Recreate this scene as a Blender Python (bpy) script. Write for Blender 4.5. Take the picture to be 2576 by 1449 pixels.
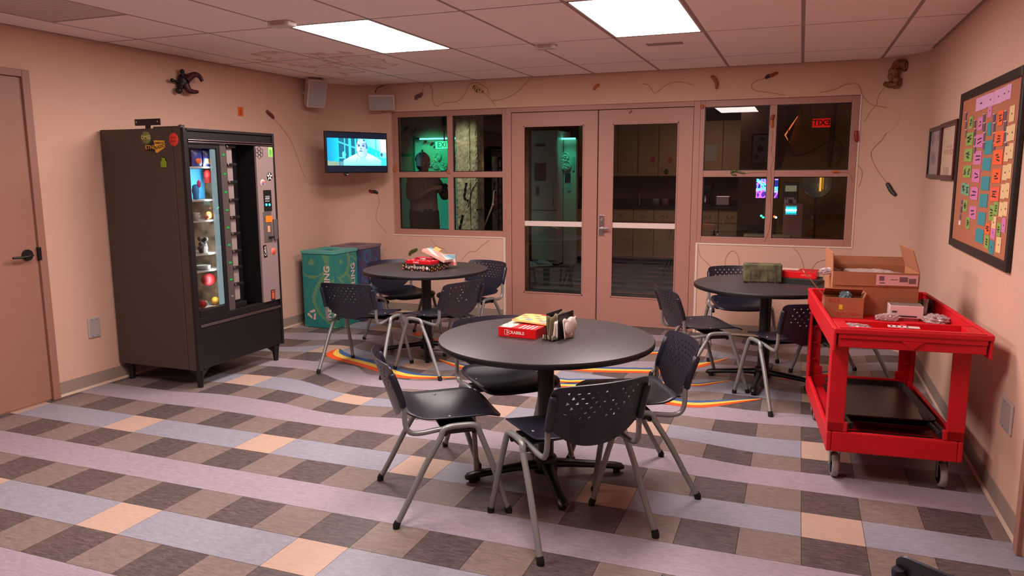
import bpy, bmesh, math, random
from mathutils import Vector, Matrix, geometry
random.seed(7)
PI = math.pi
C = bpy.context.scene.collection
SC = bpy.context.scene
for o in list(bpy.data.objects): bpy.data.objects.remove(o)

# ------------------------------------------------------------------ camera
FPX = 1886.9
YAW, PITCH, ROLL = .3648, .1533, -.0044
CAM = Vector((2.8523, -2.1686, 1.4968))
cy_, sy_, cp_, sp_ = math.cos(YAW), math.sin(YAW), math.cos(PITCH), math.sin(PITCH)
FW = Vector((-sy_*cp_, cy_*cp_, -sp_)); R0 = Vector((cy_, sy_, 0)); U0 = R0.cross(FW)
RT = R0*math.cos(ROLL)+U0*math.sin(ROLL); UP = U0*math.cos(ROLL)-R0*math.sin(ROLL)
cd = bpy.data.cameras.new('camera'); cam = bpy.data.objects.new('camera', cd); C.objects.link(cam)
mw = Matrix((RT, UP, -FW)).transposed().to_4x4(); mw.translation = CAM; cam.matrix_world = mw
cd.sensor_width = 36; cd.lens = FPX/2576*36; cd.clip_start = .05; cd.clip_end = 100
SC.camera = cam
# ------------------------------------------------------------------ world, lights, exposure
w = bpy.data.worlds.new('world'); SC.world = w; w.use_nodes = True
w.node_tree.nodes['Background'].inputs[0].default_value = (.02, .018, .02, 1)
w.node_tree.nodes['Background'].inputs[1].default_value = .3
SC.view_settings.view_transform = 'Standard'; SC.view_settings.look = 'None'
SC.view_settings.exposure = 1.24; SC.view_settings.gamma = 1; SC.view_settings.use_curve_mapping = False
PANEL_E = 13.0            # strength of the lit ceiling panels
PANEL_COL = (1.0, .84, .805)

def area(name, loc, size, power, col, rot=(0, 0, 0), sy=None):
    l = bpy.data.lights.new(name, 'AREA'); l.energy = power; l.color = col; l.size = size
    if sy: l.shape = 'RECTANGLE'; l.size_y = sy
    o = bpy.data.objects.new(name, l); o.location = loc; o.rotation_euler = rot; C.objects.link(o); return o
def point(name, loc, power, col, r=.05):
    l = bpy.data.lights.new(name, 'POINT'); l.energy = power; l.color = col; l.shadow_soft_size = r
    o = bpy.data.objects.new(name, l); o.location = loc; C.objects.link(o); return o
area('kitchen_fill', (1.6, 8.9, 2.4), 1.2, 2.7, (1, .72, .58))  # added warm fill to brighten the kitchen, no fixture there
def spot(name, loc, to, power, col, ang=70, blend=.6):
    l = bpy.data.lights.new(name, 'SPOT'); l.energy = power; l.color = col; l.spot_size = math.radians(ang); l.spot_blend = blend; l.shadow_soft_size = .06
    o = bpy.data.objects.new(name, l); o.location = loc; o.rotation_euler = (Vector(to)-Vector(loc)).to_track_quat('-Z', 'Y').to_euler(); C.objects.link(o); return o
spot('exit_light_glow', (-2.55, 7.9, 2.2), (-2.5, 8.6, 1.5), 10, (.03, 1, .42), 80)
spot('teal_light_low', (-2.5, 7.5, .5), (-2.5, 8.6, .9), 6, (.02, .75, .70), 100)
spot('teal_light_fridge', (-.60, 9.15, 2.3), (-.64, 9.6, 1.5), 7, (.04, 1, .62), 34, .3)
spot('column_light', (-.75, 5.15, 2.4), (-.84, 6.0, 1.3), 12, (1, 1, .68), 62, .4)
point('partition_fill', (-.7, 6.3, 1.6), .3, (1, .5, .2), .1)  # added warm fill between column and partition
point('bench_fill', (3.6, 6.4, 1.9), .9, (1, .7, .45), .1)  # added fill to brighten the workbench, no fixture there

# ------------------------------------------------------------------ maths helpers
def ray(px, py): return FW+RT*((px-1288)/FPX)-UP*((py-724.5)/FPX)
def at(px, py, ax, val):
    a = 'xyz'.index(ax); d = ray(px, py); return CAM+d*((val-CAM[a])/d[a])
def lin(c):
    return tuple((v/255/12.92 if v/255 <= .04045 else ((v/255+.055)/1.055)**2.4) for v in c[:3])
T = .244; XL = -1.767; XR = 3.744; YF = 4.90; H = 2.411; RC = .45; YB = -4.6

# ------------------------------------------------------------------ materials
MATS = {}
def mat(name, col=(200, 200, 200), rough=.6, metal=0., bump=0., bscale=60, vary=0., vscale=8, emit=None, estr=0, spec=.5, alpha=None, trans=0, coat=0, stretch=None):
    if name in MATS: return MATS[name]
    m = bpy.data.materials.new(name); m.use_nodes = True; nt = m.node_tree; b = nt.nodes['Principled BSDF']
    c = lin(col)
    b.inputs['Base Color'].default_value = (*c, 1); b.inputs['Roughness'].default_value = rough
    b.inputs['Metallic'].default_value = metal; b.inputs['Specular IOR Level'].default_value = spec
    if coat: b.inputs['Coat Weight'].default_value = coat
    if trans: b.inputs['Transmission Weight'].default_value = trans
    if emit: b.inputs['Emission Color'].default_value = (*lin(emit), 1); b.inputs['Emission Strength'].default_value = estr
    if vary or bump:
        tc = nt.nodes.new('ShaderNodeTexCoord'); src = tc.outputs['Object']
        if stretch:
            mp = nt.nodes.new('ShaderNodeMapping'); mp.inputs['Scale'].default_value = stretch
            nt.links.new(src, mp.inputs[0]); src = mp.outputs[0]
    if vary:
        n = nt.nodes.new('ShaderNodeTexNoise'); n.inputs['Scale'].default_value = vscale; n.inputs['Detail'].default_value = 6
        nt.links.new(src, n.inputs['Vector'])
        r = nt.nodes.new('ShaderNodeValToRGB')
        lo = [max(0, v*(1-vary)) for v in c]; hi = [min(1, v*(1+vary)) for v in c]
        r.color_ramp.elements[0].position = .32; r.color_ramp.elements[1].position = .68
        r.color_ramp.elements[0].color = (*lo, 1); r.color_ramp.elements[1].color = (*hi, 1)
        nt.links.new(n.outputs[0], r.inputs[0]); nt.links.new(r.outputs[0], b.inputs['Base Color'])
    if bump:
        n2 = nt.nodes.new('ShaderNodeTexNoise'); n2.inputs['Scale'].default_value = bscale; n2.inputs['Detail'].default_value = 3
        nt.links.new(src, n2.inputs['Vector'])
        bp = nt.nodes.new('ShaderNodeBump'); bp.inputs['Strength'].default_value = bump; bp.inputs['Distance'].default_value = .002
        nt.links.new(n2.outputs[0], bp.inputs['Height']); nt.links.new(bp.outputs[0], b.inputs['Normal'])
    MATS[name] = m; return m
def lino(name, col, amt=.35):
    """marbled linoleum: streaky mottling along x"""
    m = bpy.data.materials.new(name); m.use_nodes = True; nt = m.node_tree; b = nt.nodes['Principled BSDF']
    c = lin(col); b.inputs['Roughness'].default_value = .42; b.inputs['Specular IOR Level'].default_value = .35
    tc = nt.nodes.new('ShaderNodeTexCoord'); mp = nt.nodes.new('ShaderNodeMapping'); mp.inputs['Scale'].default_value = (1, 4.2, 1)
    nt.links.new(tc.outputs['Object'], mp.inputs[0])
    n = nt.nodes.new('ShaderNodeTexNoise'); n.inputs['Scale'].default_value = 20; n.inputs['Detail'].default_value = 10; n.inputs['Roughness'].default_value = .8
    n.inputs['Distortion'].default_value = .8
    nt.links.new(mp.outputs[0], n.inputs['Vector'])
    r = nt.nodes.new('ShaderNodeValToRGB')
    e = r.color_ramp.elements
    e[0].position = .36; e[0].color = (*[v*(1-amt) for v in c], 1); e[1].position = .63; e[1].color = (*[min(1, v*(1+amt*.9)+.012*amt) for v in c], 1)
    k = e.new(.5); k.color = (*c, 1)
    nt.links.new(n.outputs[0], r.inputs[0]); nt.links.new(r.outputs[0], b.inputs['Base Color'])
    n2 = nt.nodes.new('ShaderNodeTexNoise'); n2.inputs['Scale'].default_value = 3; nt.links.new(tc.outputs['Object'], n2.inputs['Vector'])
    mr = nt.nodes.new('ShaderNodeMapRange'); mr.inputs[3].default_value = .36; mr.inputs[4].default_value = .52
    nt.links.new(n2.outputs[0], mr.inputs[0]); nt.links.new(mr.outputs[0], b.inputs['Roughness'])
    MATS[name] = m; return m
def attrmat(name, emit=0, rough=.6):
    m = bpy.data.materials.new(name); m.use_nodes = True; nt = m.node_tree; b = nt.nodes['Principled BSDF']
    a = nt.nodes.new('ShaderNodeAttribute'); a.attribute_name = 'Col'
    b.inputs['Roughness'].default_value = rough
    if emit:
        b.inputs['Base Color'].default_value = (.01, .01, .01, 1)
        nt.links.new(a.outputs['Color'], b.inputs['Emission Color']); b.inputs['Emission Strength'].default_value = emit
    else: nt.links.new(a.outputs['Color'], b.inputs['Base Color'])
    MATS[name] = m; return m
def glassmat(name, refl=.06, tint=(1, 1, 1), rough=.0):
    m = bpy.data.materials.new(name); m.use_nodes = True; nt = m.node_tree
    for n in list(nt.nodes): nt.nodes.remove(n)
    o = nt.nodes.new('ShaderNodeOutputMaterial'); mx = nt.nodes.new('ShaderNodeMixShader')
    tr = nt.nodes.new('ShaderNodeBsdfTransparent'); tr.inputs[0].default_value = (*tint, 1)
    gl = nt.nodes.new('ShaderNodeBsdfGlossy'); gl.inputs['Roughness'].default_value = rough
    lw = nt.nodes.new('ShaderNodeFresnel'); lw.inputs[0].default_value = 1.45
    mr = nt.nodes.new('ShaderNodeMath'); mr.operation = 'MULTIPLY'; mr.inputs[1].default_value = refl/.034
    nt.links.new(lw.outputs[0], mr.inputs[0]); nt.links.new(mr.outputs[0], mx.inputs[0])
    nt.links.new(tr.outputs[0], mx.inputs[1]); nt.links.new(gl.outputs[0], mx.inputs[2]); nt.links.new(mx.outputs[0], o.inputs[0])
    MATS[name] = m; return m

# wall paint, timber, metals ...
wallp = mat('wall_paint', (210, 170, 149), .75, bump=.15, bscale=250, vary=.02, vscale=2)
taupe = mat('taupe_frame_paint', (174, 124, 110), .45, bump=.05, bscale=200)
doorp = mat('taupe_door_paint', (152, 108, 92), .5, bump=.05, bscale=200)
trimw = mat('pale_wall_edge', (222, 200, 185), .6)
basep = mat('grey_vinyl_baseboard', (150, 132, 120), .5)
basel = mat('baseboard_toe', (196, 172, 152), .55)
black = mat('black_plastic', (16, 15, 17), .45)
blackm = mat('black_powder_coated_metal', (14, 13, 14), .38, bump=.2, bscale=400)
chrome = mat('polished_trim', (200, 190, 190), .22, 1.)
greyleg = mat('grey_metallic_chair_tube', (136, 138, 136), .36, .35)
navy = mat('navy_chair_plastic', (29, 29, 43), .36, bump=.2, bscale=500, spec=.5)
rubber = mat('black_rubber', (12, 12, 12), .8)
white = mat('white_plastic', (215, 205, 200), .5)
offw = mat('offwhite_enamel', (205, 195, 188), .45)
red = mat('red_cart_plastic', (202, 2, 26), .5, bump=.3, bscale=160, vary=.06, vscale=12)
card = mat('cardboard', (168, 108, 74), .8, vary=.06, vscale=20, bump=.15, bscale=120)
cardin = mat('cardboard_inside', (190, 135, 98), .85)
glass = glassmat('window_glass', .052, (.93, .95, .94))
vglass = glassmat('cabinet_glass', .05, (.92, .94, .95))
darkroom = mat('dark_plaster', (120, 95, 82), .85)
colattr = attrmat('printed_picture', 0, .5)
def col(r, g, b, rough=.55): return mat('paint_%d_%d_%d' % (r, g, b), (r, g, b), rough)
def glow(name, c, s): return mat(name, (10, 10, 10), .5, emit=c, estr=s)

# ------------------------------------------------------------------ mesh builder
class MB:
    def __init__(s): s.v = []; s.f = []; s.m = []; s.mats = []; s.sm = []; s.cols = None
    def mi(s, m):
        if m not in s.mats: s.mats.append(m)
        return s.mats.index(m)
    def add(s, vs, fs, m, smooth=False, M=None):
        k = len(s.v); i = s.mi(m)
        for v in vs:
            v = Vector(v); s.v.append(M @ v if M else v)
        for f in fs: s.f.append([a+k for a in f]); s.m.append(i); s.sm.append(smooth)
        return s
    def box(s, x0, x1, y0, y1, z0, z1, m, M=None):
        vs = [(x, y, z) for z in (z0, z1) for y in (y0, y1) for x in (x0, x1)]
        return s.add(vs, [(0, 2, 3, 1), (4, 5, 7, 6), (0, 1, 5, 4), (2, 6, 7, 3), (0, 4, 6, 2), (1, 3, 7, 5)], m, M=M)
    def cyl(s, p0, p1, r, m, n=16, r1=None, caps=True):
        return s.tube([p0, p1], [r, r if r1 is None else r1], m, n, caps)
    def tube(s, path, r, m, n=10, caps=True, flat=1., M=None):
        P = [Vector(p) for p in path]; L = len(P)
        if not isinstance(r, (list, tuple)): r = [r]*L
        vs = []; up = None
        for i, p in enumerate(P):
            d = (P[min(i+1, L-1)]-P[max(i-1, 0)]).normalized()
            if up is None:
                up = Vector((0, 0, 1)) if abs(d.z) < .9 else Vector((1, 0, 0))
            a = d.cross(up).normalized(); up = a.cross(d).normalized()
            for k in range(n):
                t = 2*PI*k/n; vs.append(p+a*(math.cos(t)*r[i])+up*(math.sin(t)*r[i]*flat))
        fs = []
        for i in range(L-1):
            for k in range(n):
                k2 = (k+1) % n; fs.append((i*n+k, i*n+k2, (i+1)*n+k2, (i+1)*n+k))
        s.add(vs, fs, m, True, M)
        if caps:
            s.add([vs[k] for k in range(n)], [tuple(range(n))[::-1]], m, False, M)
            s.add([vs[(L-1)*n+k] for k in range(n)], [tuple(range(n))], m, False, M)
        return s
    def prism(s, poly, z0, z1, m, M=None):
        n = len(poly); vs = [(x, y, z0) for x, y in poly]+[(x, y, z1) for x, y in poly]
        fs = [tuple(range(n))[::-1], tuple(range(n, 2*n))]+[(k, (k+1) % n, (k+1) % n+n, k+n) for k in range(n)]
        return s.add(vs, fs, m, M=M)
    def lathe(s, prof, m, n=32, c=(0, 0, 0), M=None, smooth=True):
        vs = []; L = len(prof)
        for r, z in prof:
            for k in range(n):
                t = 2*PI*k/n; vs.append((c[0]+r*math.cos(t), c[1]+r*math.sin(t), c[2]+z))
        fs = [(i*n+k, i*n+(k+1) % n, (i+1)*n+(k+1) % n, (i+1)*n+k) for i in range(L-1) for k in range(n)]
        return s.add(vs, fs, m, smooth, M)
    def ball(s, c, r, m, n=14, sc=(1, 1, 1), M=None):
        vs = [(c[0]+sc[0]*r*math.sin(PI*i/n)*math.cos(2*PI*k/n), c[1]+sc[1]*r*math.sin(PI*i/n)*math.sin(2*PI*k/n), c[2]+sc[2]*r*math.cos(PI*i/n)) for i in range(n+1) for k in range(n)]
        fs = [(i*n+k, (i+1)*n+k, (i+1)*n+(k+1) % n, i*n+(k+1) % n) for i in range(n) for k in range(n)]
        return s.add(vs, fs, m, True, M)
    def build(s, name, parent=None, bevel=0, seg=2, solid=0, sub=0, off=-1, world=True):
        me = bpy.data.meshes.new(name); me.from_pydata([tuple(v) for v in s.v], [], s.f)
        for m in s.mats: me.materials.append(m)
        me.polygons.foreach_set('material_index', s.m); me.polygons.foreach_set('use_smooth', s.sm)
        if s.cols:
            a = me.color_attributes.new('Col', 'FLOAT_COLOR', 'CORNER')
            flat = []
            for f, c in zip(s.f, s.cols): flat += list(c)*len(f)
            a.data.foreach_set('color', flat)
        me.update()
        o = bpy.data.objects.new(name, me); C.objects.link(o)
        if parent: attach(o, parent)
        if solid:
            q = o.modifiers.new('solid', 'SOLIDIFY'); q.thickness = solid; q.offset = off
        if bevel:
            q = o.modifiers.new('bevel', 'BEVEL'); q.width = bevel; q.segments = seg; q.limit_method = 'ANGLE'; q.angle_limit = .7
            q.harden_normals = False
        if sub:
            q = o.modifiers.new('sub', 'SUBSURF'); q.levels = sub; q.render_levels = sub
        return o
def root_matrix(p):
    m = p.matrix_basis.copy()
    if p.parent: m = root_matrix(p.parent) @ p.matrix_parent_inverse @ m
    return m
def attach(o, p):
    """parent o, built in world coordinates, to p"""
    o.parent = p; o.matrix_parent_inverse = root_matrix(p).inverted()
def tag(o, label=None, cat=None, group=None, kind=None):
    if label: o['label'] = label
    if cat: o['category'] = cat
    if group: o['group'] = group
    if kind: o['kind'] = kind
    return o
def thing(name, label, cat, loc=(0, 0, 0), rz=0, group=None, kind=None):
    o = bpy.data.objects.new(name, None); C.objects.link(o); o.empty_display_size = .1
    o.location = loc; o.rotation_euler = (0, 0, rz); return tag(o, label, cat, group, kind)
def struct(o): o['kind'] = 'structure'; return o
def copy_tree(o, parent=None):
    c = o.copy(); C.objects.link(c)
    if parent: c.parent = parent
    for ch in list(o.children): copy_tree(ch, c)
    return c
TXT = {}
def text(mb, s, size, m, M, depth=.0006, bold=0.0, align='CENTER'):
    """lettering as thin raised mesh, laid out in local xy and placed by M"""
    key = (s, bold, align)
    if key not in TXT:
        cu = bpy.data.curves.new('t', 'FONT'); cu.body = s; cu.align_x = align; cu.align_y = 'CENTER'; cu.offset = bold; cu.resolution_u = 2
        cu.size = 1
        o = bpy.data.objects.new('t', cu); C.objects.link(o)
        dg = bpy.context.evaluated_depsgraph_get(); dg.update()
        me = bpy.data.meshes.new_from_object(o.evaluated_get(dg))
        TXT[key] = ([tuple(v.co) for v in me.vertices], [tuple(p.vertices) for p in me.polygons])
        bpy.data.objects.remove(o); bpy.data.curves.remove(cu); bpy.data.meshes.remove(me)
    vs, fs = TXT[key]
    mb.add([(x*size, y*size, depth) for x, y, z in vs], fs, m, M=M); return mb
def frame(o, right, up):
    r = Vector(right).normalized(); u = Vector(up).normalized(); n = r.cross(u)
    m = Matrix((r, u, n)).transposed().to_4x4(); m.translation = Vector(o); return m
def picture(mb, w, h, nx, ny, fn, M, m=None, z=0.0004):
    """flat print: a grid of coloured cells, fn(u,v)->sRGB 0..255, u right, v up"""
    m = m or colattr
    if mb.cols is None: mb.cols = [(1, 1, 1, 1)]*len(mb.f)
    while len(mb.cols) < len(mb.f): mb.cols.append((1, 1, 1, 1))
    vs = [((i/nx-.5)*w, (j/ny-.5)*h, z) for j in range(ny+1) for i in range(nx+1)]
    fs = []
    for j in range(ny):
        for i in range(nx):
            a = j*(nx+1)+i; fs.append((a, a+1, a+nx+2, a+nx+1)); mb.cols.append((*lin(fn((i+.5)/nx, (j+.5)/ny)), 1))
    mb.add(vs, fs, m, M=M); return mb
def cat(pts, n=8):
    """Catmull-Rom through the points"""
    P = [Vector(p) for p in pts]; out = []
    for i in range(len(P)-1):
        a = P[max(i-1, 0)]; b = P[i]; c = P[i+1]; d = P[min(i+2, len(P)-1)]
        for k in range(n):
            t = k/n
            out.append(.5*((2*b)+(c-a)*t+(2*a-5*b+4*c-d)*t*t+(3*b-a-3*c+d)*t**3))
    out.append(P[-1]); return out

# =================================================================== FLOOR
CTRL = [(-2.7, 7, .28), (-1.1, 7, .23), (-.2, 7, 0), (.4, 7, -.16), (1, 7, -.17), (2, 7, 0), (2.7, 7, .26), (4, 7, .2),
 (-3.5, 8, .24), (-2.6, 8, .17), (-1.3, 8, .08), (-.1, 8, -.19), (.9, 8, -.34), (1.9, 8, -.12), (-3.1, 9, .27), (-2.2, 9, .35), (-1.3, 9, -.04), (-.3, 9, -.5), (.7, 9, -.69), (1.6, 9, -.58),
 (9.1, 9, .04), (9.9, 9, -.06), (10.4, 9, -.2), (11.1, 9, -.19), (12.4, 9, -.08), (9, 8, .12), (9.9, 8, -.05), (11, 8, -.29), (12.1, 8, -.28), (12.5, 8, -.22), (8.1, 7, .3), (9, 7, .24), (9.9, 7, .09), (11, 7, -.1), (12, 7, -.02),
 (9.1, 10, -.24), (10, 10, -.27), (10.6, 10, -.23), (11.2, 10, -.14), (12.3, 10, -.02), (8.6, 11, -.52), (10, 11, -.08), (10.8, 11, -.21), (12.1, 11, -.04),
 (-3.4, 10, .29), (-2.6, 10, .4), (-1.7, 10, .12), (-1, 10, -.53), (-.3, 10, -.67), (.6, 10, -.72), (1.5, 10, -.47), (-4.7, 11, .3), (-3.6, 11, .28), (-2.5, 11, .3), (-1.9, 11, .32), (.1, 11, -.56), (.8, 11, -.82), (1.4, 11, -.67), (2.5, 11, -.04),
 (-5, 12, .35), (-4.2, 12, .1), (-3.6, 12, .5), (4.9, 6, 0), (3, 6, -.03), (0, 6, -.03), (11, 6, 0), (13, 7, 0), (14, 8, -.05), (14, 10, 0), (5, 8, .1), (6.5, 8, .25), (6, 9, .0), (4, 9, .0)]
def wave(i, j):
    if j <= 5.2: return 0.
    num = 0.; den = .12
    for a, b, d in CTRL:
        k = math.exp(-((i-a)/.75)**2-((j-b)/.62)**2); num += k*d; den += k
    g = num/den
    t = min(1, max(0, (j-11)/2.)); far = .42*math.sin(.95*i+.35*j)+.16*math.sin(1.9*i-.8*j)
    return (g*(1-t)+far*t)*min(1, (j-5.2)/1.2)
lilac = lino('lilac_lino', (150, 139, 148), .2); bluel = lino('bluegrey_lino', (140, 140, 151), .2); cream = lino('cream_lino', (181, 154, 138), .10)
darkl = lino('dark_brown_lino', (86, 75, 74), .55); midl = lino('taupe_lino', (122, 108, 103), .3)
fb = MB().box(XL-.1, XR+.1, YB, YF+.1, -.05, -.004, mat('floor_seam', (70, 60, 60), .8))
floor = struct(fb.build('floor'))
i0f, i1f, j1f = XL/T, XR/T, YF/T
def tile_piece(ia, ib, ja, jb, m, mb, gap=.004):
    ia = max(ia, i0f); ib = min(ib, i1f); 
    if ib-ia < .02: return
    n = max(2, int((ib-ia)*6)) if jb > 5 else 1
    top = []; bot = []
    for k in range(n+1):
        i = ia+(ib-ia)*k/n
        a = ja+wave(i, ja)+gap; b = jb+wave(i, jb)-gap
        a = min(a, j1f+.25); b = min(b, j1f+.3)
        ii = min(max(i, ia+gap), ib-gap)
        bot.append((ii*T, a*T)); top.append((ii*T, b*T))
    k = n+1
    vs = [(x, y, 0) for x, y in bot]+[(x, y, 0) for x, y in top]+[(x, y, -.004) for x, y in bot]+[(x, y, -.004) for x, y in top]
    fs = [(q, q+1, k+q+1, k+q) for q in range(n)]+[(2*k+q, 2*k+q+1, q+1, q) for q in range(n)]+[(k+q, k+q+1, 3*k+q+1, 3*k+q) for q in range(n)]
    fs += [(0, k, 3*k, 2*k), (n, 2*k+n, 3*k+n, k+n)]
    mb.add(vs, fs, m)
stuff = MB()
for j in range(-22, 20):
    near = j < -3
    row = j % 4
    if row in (1, 3):
        for i in range(-8, 16):
            mb = stuff if near else MB()
            tile_piece(i, i+1, j, j+1, darkl if i % 2 == 0 else midl, mb)
            if not near and mb.v: mb.build('floor_tile', floor)
    elif row == 0:
        for i in range(-8, 16, 4):
            mb = stuff if near else MB()
            tile_piece(i, i+1, j, j+1, cream, mb)
            if not near and mb.v: mb.build('floor_tile', floor)
            mb = stuff if near else MB()
            tile_piece(i+1, i+4, j, j+1, bluel, mb)
            if not near and mb.v: mb.build('floor_strip', floor)
    else:
        mb = stuff if near else MB()
        tile_piece(i0f, i1f, j, j+1, lilac, mb)
        if not near: mb.build('floor_strip', floor)
o = stuff.build('floor_tile_field', floor); o['kind'] = 'stuff'
# inlaid three-colour ribbons
rb, ry, ro = lino('blue_inlay', (58, 92, 138), .12), lino('yellow_inlay', (232, 190, 80), .08), lino('orange_inlay', (226, 84, 34), .1)
RIBS = [([(-3.25, 13.05), (-2.95, 12.45), (-2.4, 12.05), (-1.2, 11.6), (-.1, 11.12), (.7, 10.8), (1.5, 10.88), (2.35, 11.18)], .30),
 ([(.75, 12.92), (1.3, 12.62), (2.2, 12.2), (3.1, 12.08), (4.2, 12.05), (5.4, 11.84), (5.9, 12.0), (7, 12.35), (8, 12.62), (9.1, 12.74), (9.6, 13.15), (10.1, 13.6)], .20),
 ([(4.3, 11.1), (5.4, 11.35), (6.6, 11.6), (7.6, 11.45), (8.2, 11.15), (8.7, 10.9), (9.3, 10.85), (9.8, 11.1), (10.4, 11.55), (11.0, 11.98)], .26),
 ([(4.9, 13.15), (5.6, 13.32), (6.4, 13.52), (7.1, 13.72), (7.8, 13.97), (8.5, 14.6), (9.0, 15.28), (9.3, 15.68), (9.75, 16.4)], .26),
 ([(6.0, 16.0), (7.0, 16.15), (7.6, 16.45), (8.3, 17.0)], .2), ([(11.3, 14.3), (12, 14.6), (12.7, 15.3), (13.3, 16)], .2)]
for path, wd in RIBS:
    P = cat([(x, y, 0) for x, y in path], 6); N = len(P)
    for band, m in ((0, rb), (1, ry), (2, ro)):
        mb = MB(); vs = []
        for k, p in enumerate(P):
            s = k/(N-1); tap = min(1, s/.16, (1-s)/.3)**.7+.001
            d = (P[min(k+1, N-1)]-P[max(k-1, 0)]).normalized(); nrm = Vector((-d.y, d.x, 0))
            e = [1.0, .36, -.3, -1.0]
            for q in (e[band], e[band+1]):
                a = p+nrm*(wd*1.2*q*tap); vs.append((a.x*T, a.y*T, .0012))
        fs = [(2*k+1, 2*k+3, 2*k+2, 2*k) for k in range(N-1)]
        mb.add(vs, fs, m)
        mb.build(('blue_inlay', 'yellow_inlay', 'orange_inlay')[band], floor)
for cx, cyy, r in ((-1.7, 16.3, .3), (-.55, 15.2, .42)):
    MB().add([((cx+r*math.cos(t*PI/8))*T, (cyy+r*1.5*math.sin(t*PI/8))*T, .0012) for t in range(16)], [tuple(range(16))], ro).build('orange_inlay', floor)

# =================================================================== WALLS
WT = .14
struct(MB().box(XL-WT, XL, YB, YF+WT, 0, H+.3, wallp).build('wall_left'))
struct(MB().box(XR, XR+WT, YB, YF+WT, 0, H+.3, wallp).build('wall_right'))
struct(MB().box(XL, XR, YB-WT, YB, 0, H+.3, wallp).build('wall_front'))
w1a, w1b, d0, d1, w2a, w2b = -1.20, .085, .085, 1.975, 1.975, 3.285
zs1, zt = .845, 2.125
bk = MB()
bk.box(XL, XR, YF, YF+WT, zt, H+.3, wallp)
bk.box(XL, w1a, YF, YF+WT, 0, zt, wallp); bk.box(w2b, XR, YF, YF+WT, 0, zt, wallp)
bk.box(w1a, w1b, YF, YF+WT, 0, zs1, wallp); bk.box(w2a, w2b, YF, YF+WT, 0, zs1, wallp)
struct(bk.build('wall_back'))
def arcpts(cx, cy, a0, a1, r, n=14): return [(cx+r*math.cos(a0+(a1-a0)*k/n), cy+r*math.sin(a0+(a1-a0)*k/n)) for k in range(n+1)]
for nm, cx, a0, a1, cor in (('wall_corner_left', XL+RC, PI, PI/2, XL), ('wall_corner_right', XR-RC, PI/2, 0, XR)):
    p = arcpts(cx, YF-RC, a0, a1, RC); mb = MB(); n = len(p)
    vs = [(x, y, 0) for x, y in p]+[(x, y, H+.3) for x, y in p]
    mb.add(vs, [(k, k+1, n+k+1, n+k) for k in range(n-1)], wallp, True)
    mb.add([(x, y, 0) for x, y in p]+[(cor, YF, 0)], [tuple(range(n+1))], wallp)
    o = mb.build(nm); struct(o)
def base_strip(name, path, flip=1):
    mb = MB(); n = len(path)
    P = [Vector((*p, 0)) for p in path]
    prof = [(0, .1), (.006, .1), (.007, .018), (.016, .004), (.016, .001)]
    vs = []
    for k, p in enumerate(P):
        d = (P[min(k+1, n-1)]-P[max(k-1, 0)]).normalized(); nr = Vector((d.y, -d.x, 0))*flip
        for o_, z in prof: vs.append(p+nr*o_+Vector((0, 0, z)))
    q = len(prof)
    for k in range(n-1):
        for t in range(q-1):
            mb.add([vs[k*q+t], vs[(k+1)*q+t], vs[(k+1)*q+t+1], vs[k*q+t+1]], [(0, 1, 2, 3)], basel if t >= 2 else basep)
    return struct(mb.build(name))
LA = arcpts(XL+RC, YF-RC, PI, PI/2, RC); RA = arcpts(XR-RC, YF-RC, PI/2, 0, RC)
base_strip('baseboard_left', [(XL, 1.315), (XL, YF-RC)]+LA[1:]+[(w1b-.03, YF)])
base_strip('baseboard_right', [(w2a+.03, YF)]+[(XR-RC, YF)]+RA[1:]+[(XR, 1.16)])
# pale corner beads at the wall returns beside the doors and window edge
tb = MB().box(w1b-.022, w1b+.002, YF-.012, YF+.02, .0, zs1+.0, trimw); struct(tb.build('trim_1', bevel=.002))
tb = MB().box(w2a-.002, w2a+.018, YF-.012, YF+.02, .0, zs1+.0, trimw); struct(tb.build('trim_2', bevel=.002))
tb = MB().box(w2a, w2b+.012, YF-.006, YF+.004, zs1-.014, zs1+.001, trimw).box(w2b, w2b+.012, YF-.006, YF+.004, zs1, zt, trimw); struct(tb.build('trim_3'))
tb = MB().box(w1a-.01, w1b-.02, YF-.006, YF+.004, zs1-.012, zs1+.001, trimw); struct(tb.build('trim_4'))

# =================================================================== STOREFRONT (windows 1 and 2, doors 2 and 3)
fy0, fy1 = YF+.025, YF+.085
def window(nm, x0, x1, xm, zb=.845, ztop=2.125, side=.06):
    t = thing(nm, None, None, ((x0+x1)/2, YF+.05, zb), kind='structure')
    hz, vt = .058, .06; zm0, zm1 = 1.445, 1.503
    for a in ((x0, x0+side, zb, ztop), (x1-side, x1, zb, ztop), (x0+side, x1-side, ztop-hz, ztop), (x0+side, x1-side, zb, zb+hz)):
        MB().box(a[0], a[1], fy0, fy1, a[2], a[3], taupe).build('window_frame', t, bevel=.003)
    MB().box(xm-vt/2, xm+vt/2, fy0, fy1, zb+hz, ztop-hz, taupe).build('mullion', t, bevel=.003)
    MB().box(x0+side, xm-vt/2, fy0+.002, fy1-.002, zm0, zm1, taupe).build('mullion', t, bevel=.003)
    MB().box(xm+vt/2, x1-side, fy0+.002, fy1-.002, zm0, zm1, taupe).build('mullion', t, bevel=.003)
    for a, b in ((x0+side, xm-vt/2), (xm+vt/2, x1-side)):
        for c, d in ((zb+hz, zm0), (zm1, ztop-hz)):
            gy = fy0+.03
            MB().add([(a, gy, c), (b, gy, c), (b, gy, d), (a, gy, d)], [(0, 1, 2, 3)], glass).build('pane', t)
            mb = MB(); e = .006
            for r in ((a, a+e, c, d), (b-e, b, c, d), (a, b, c, c+e), (a, b, d-e, d)): mb.box(r[0], r[1], gy-.008, gy+.008, r[2], r[3], black)
            mb.build('glazing_gasket', t)
    return t
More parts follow.
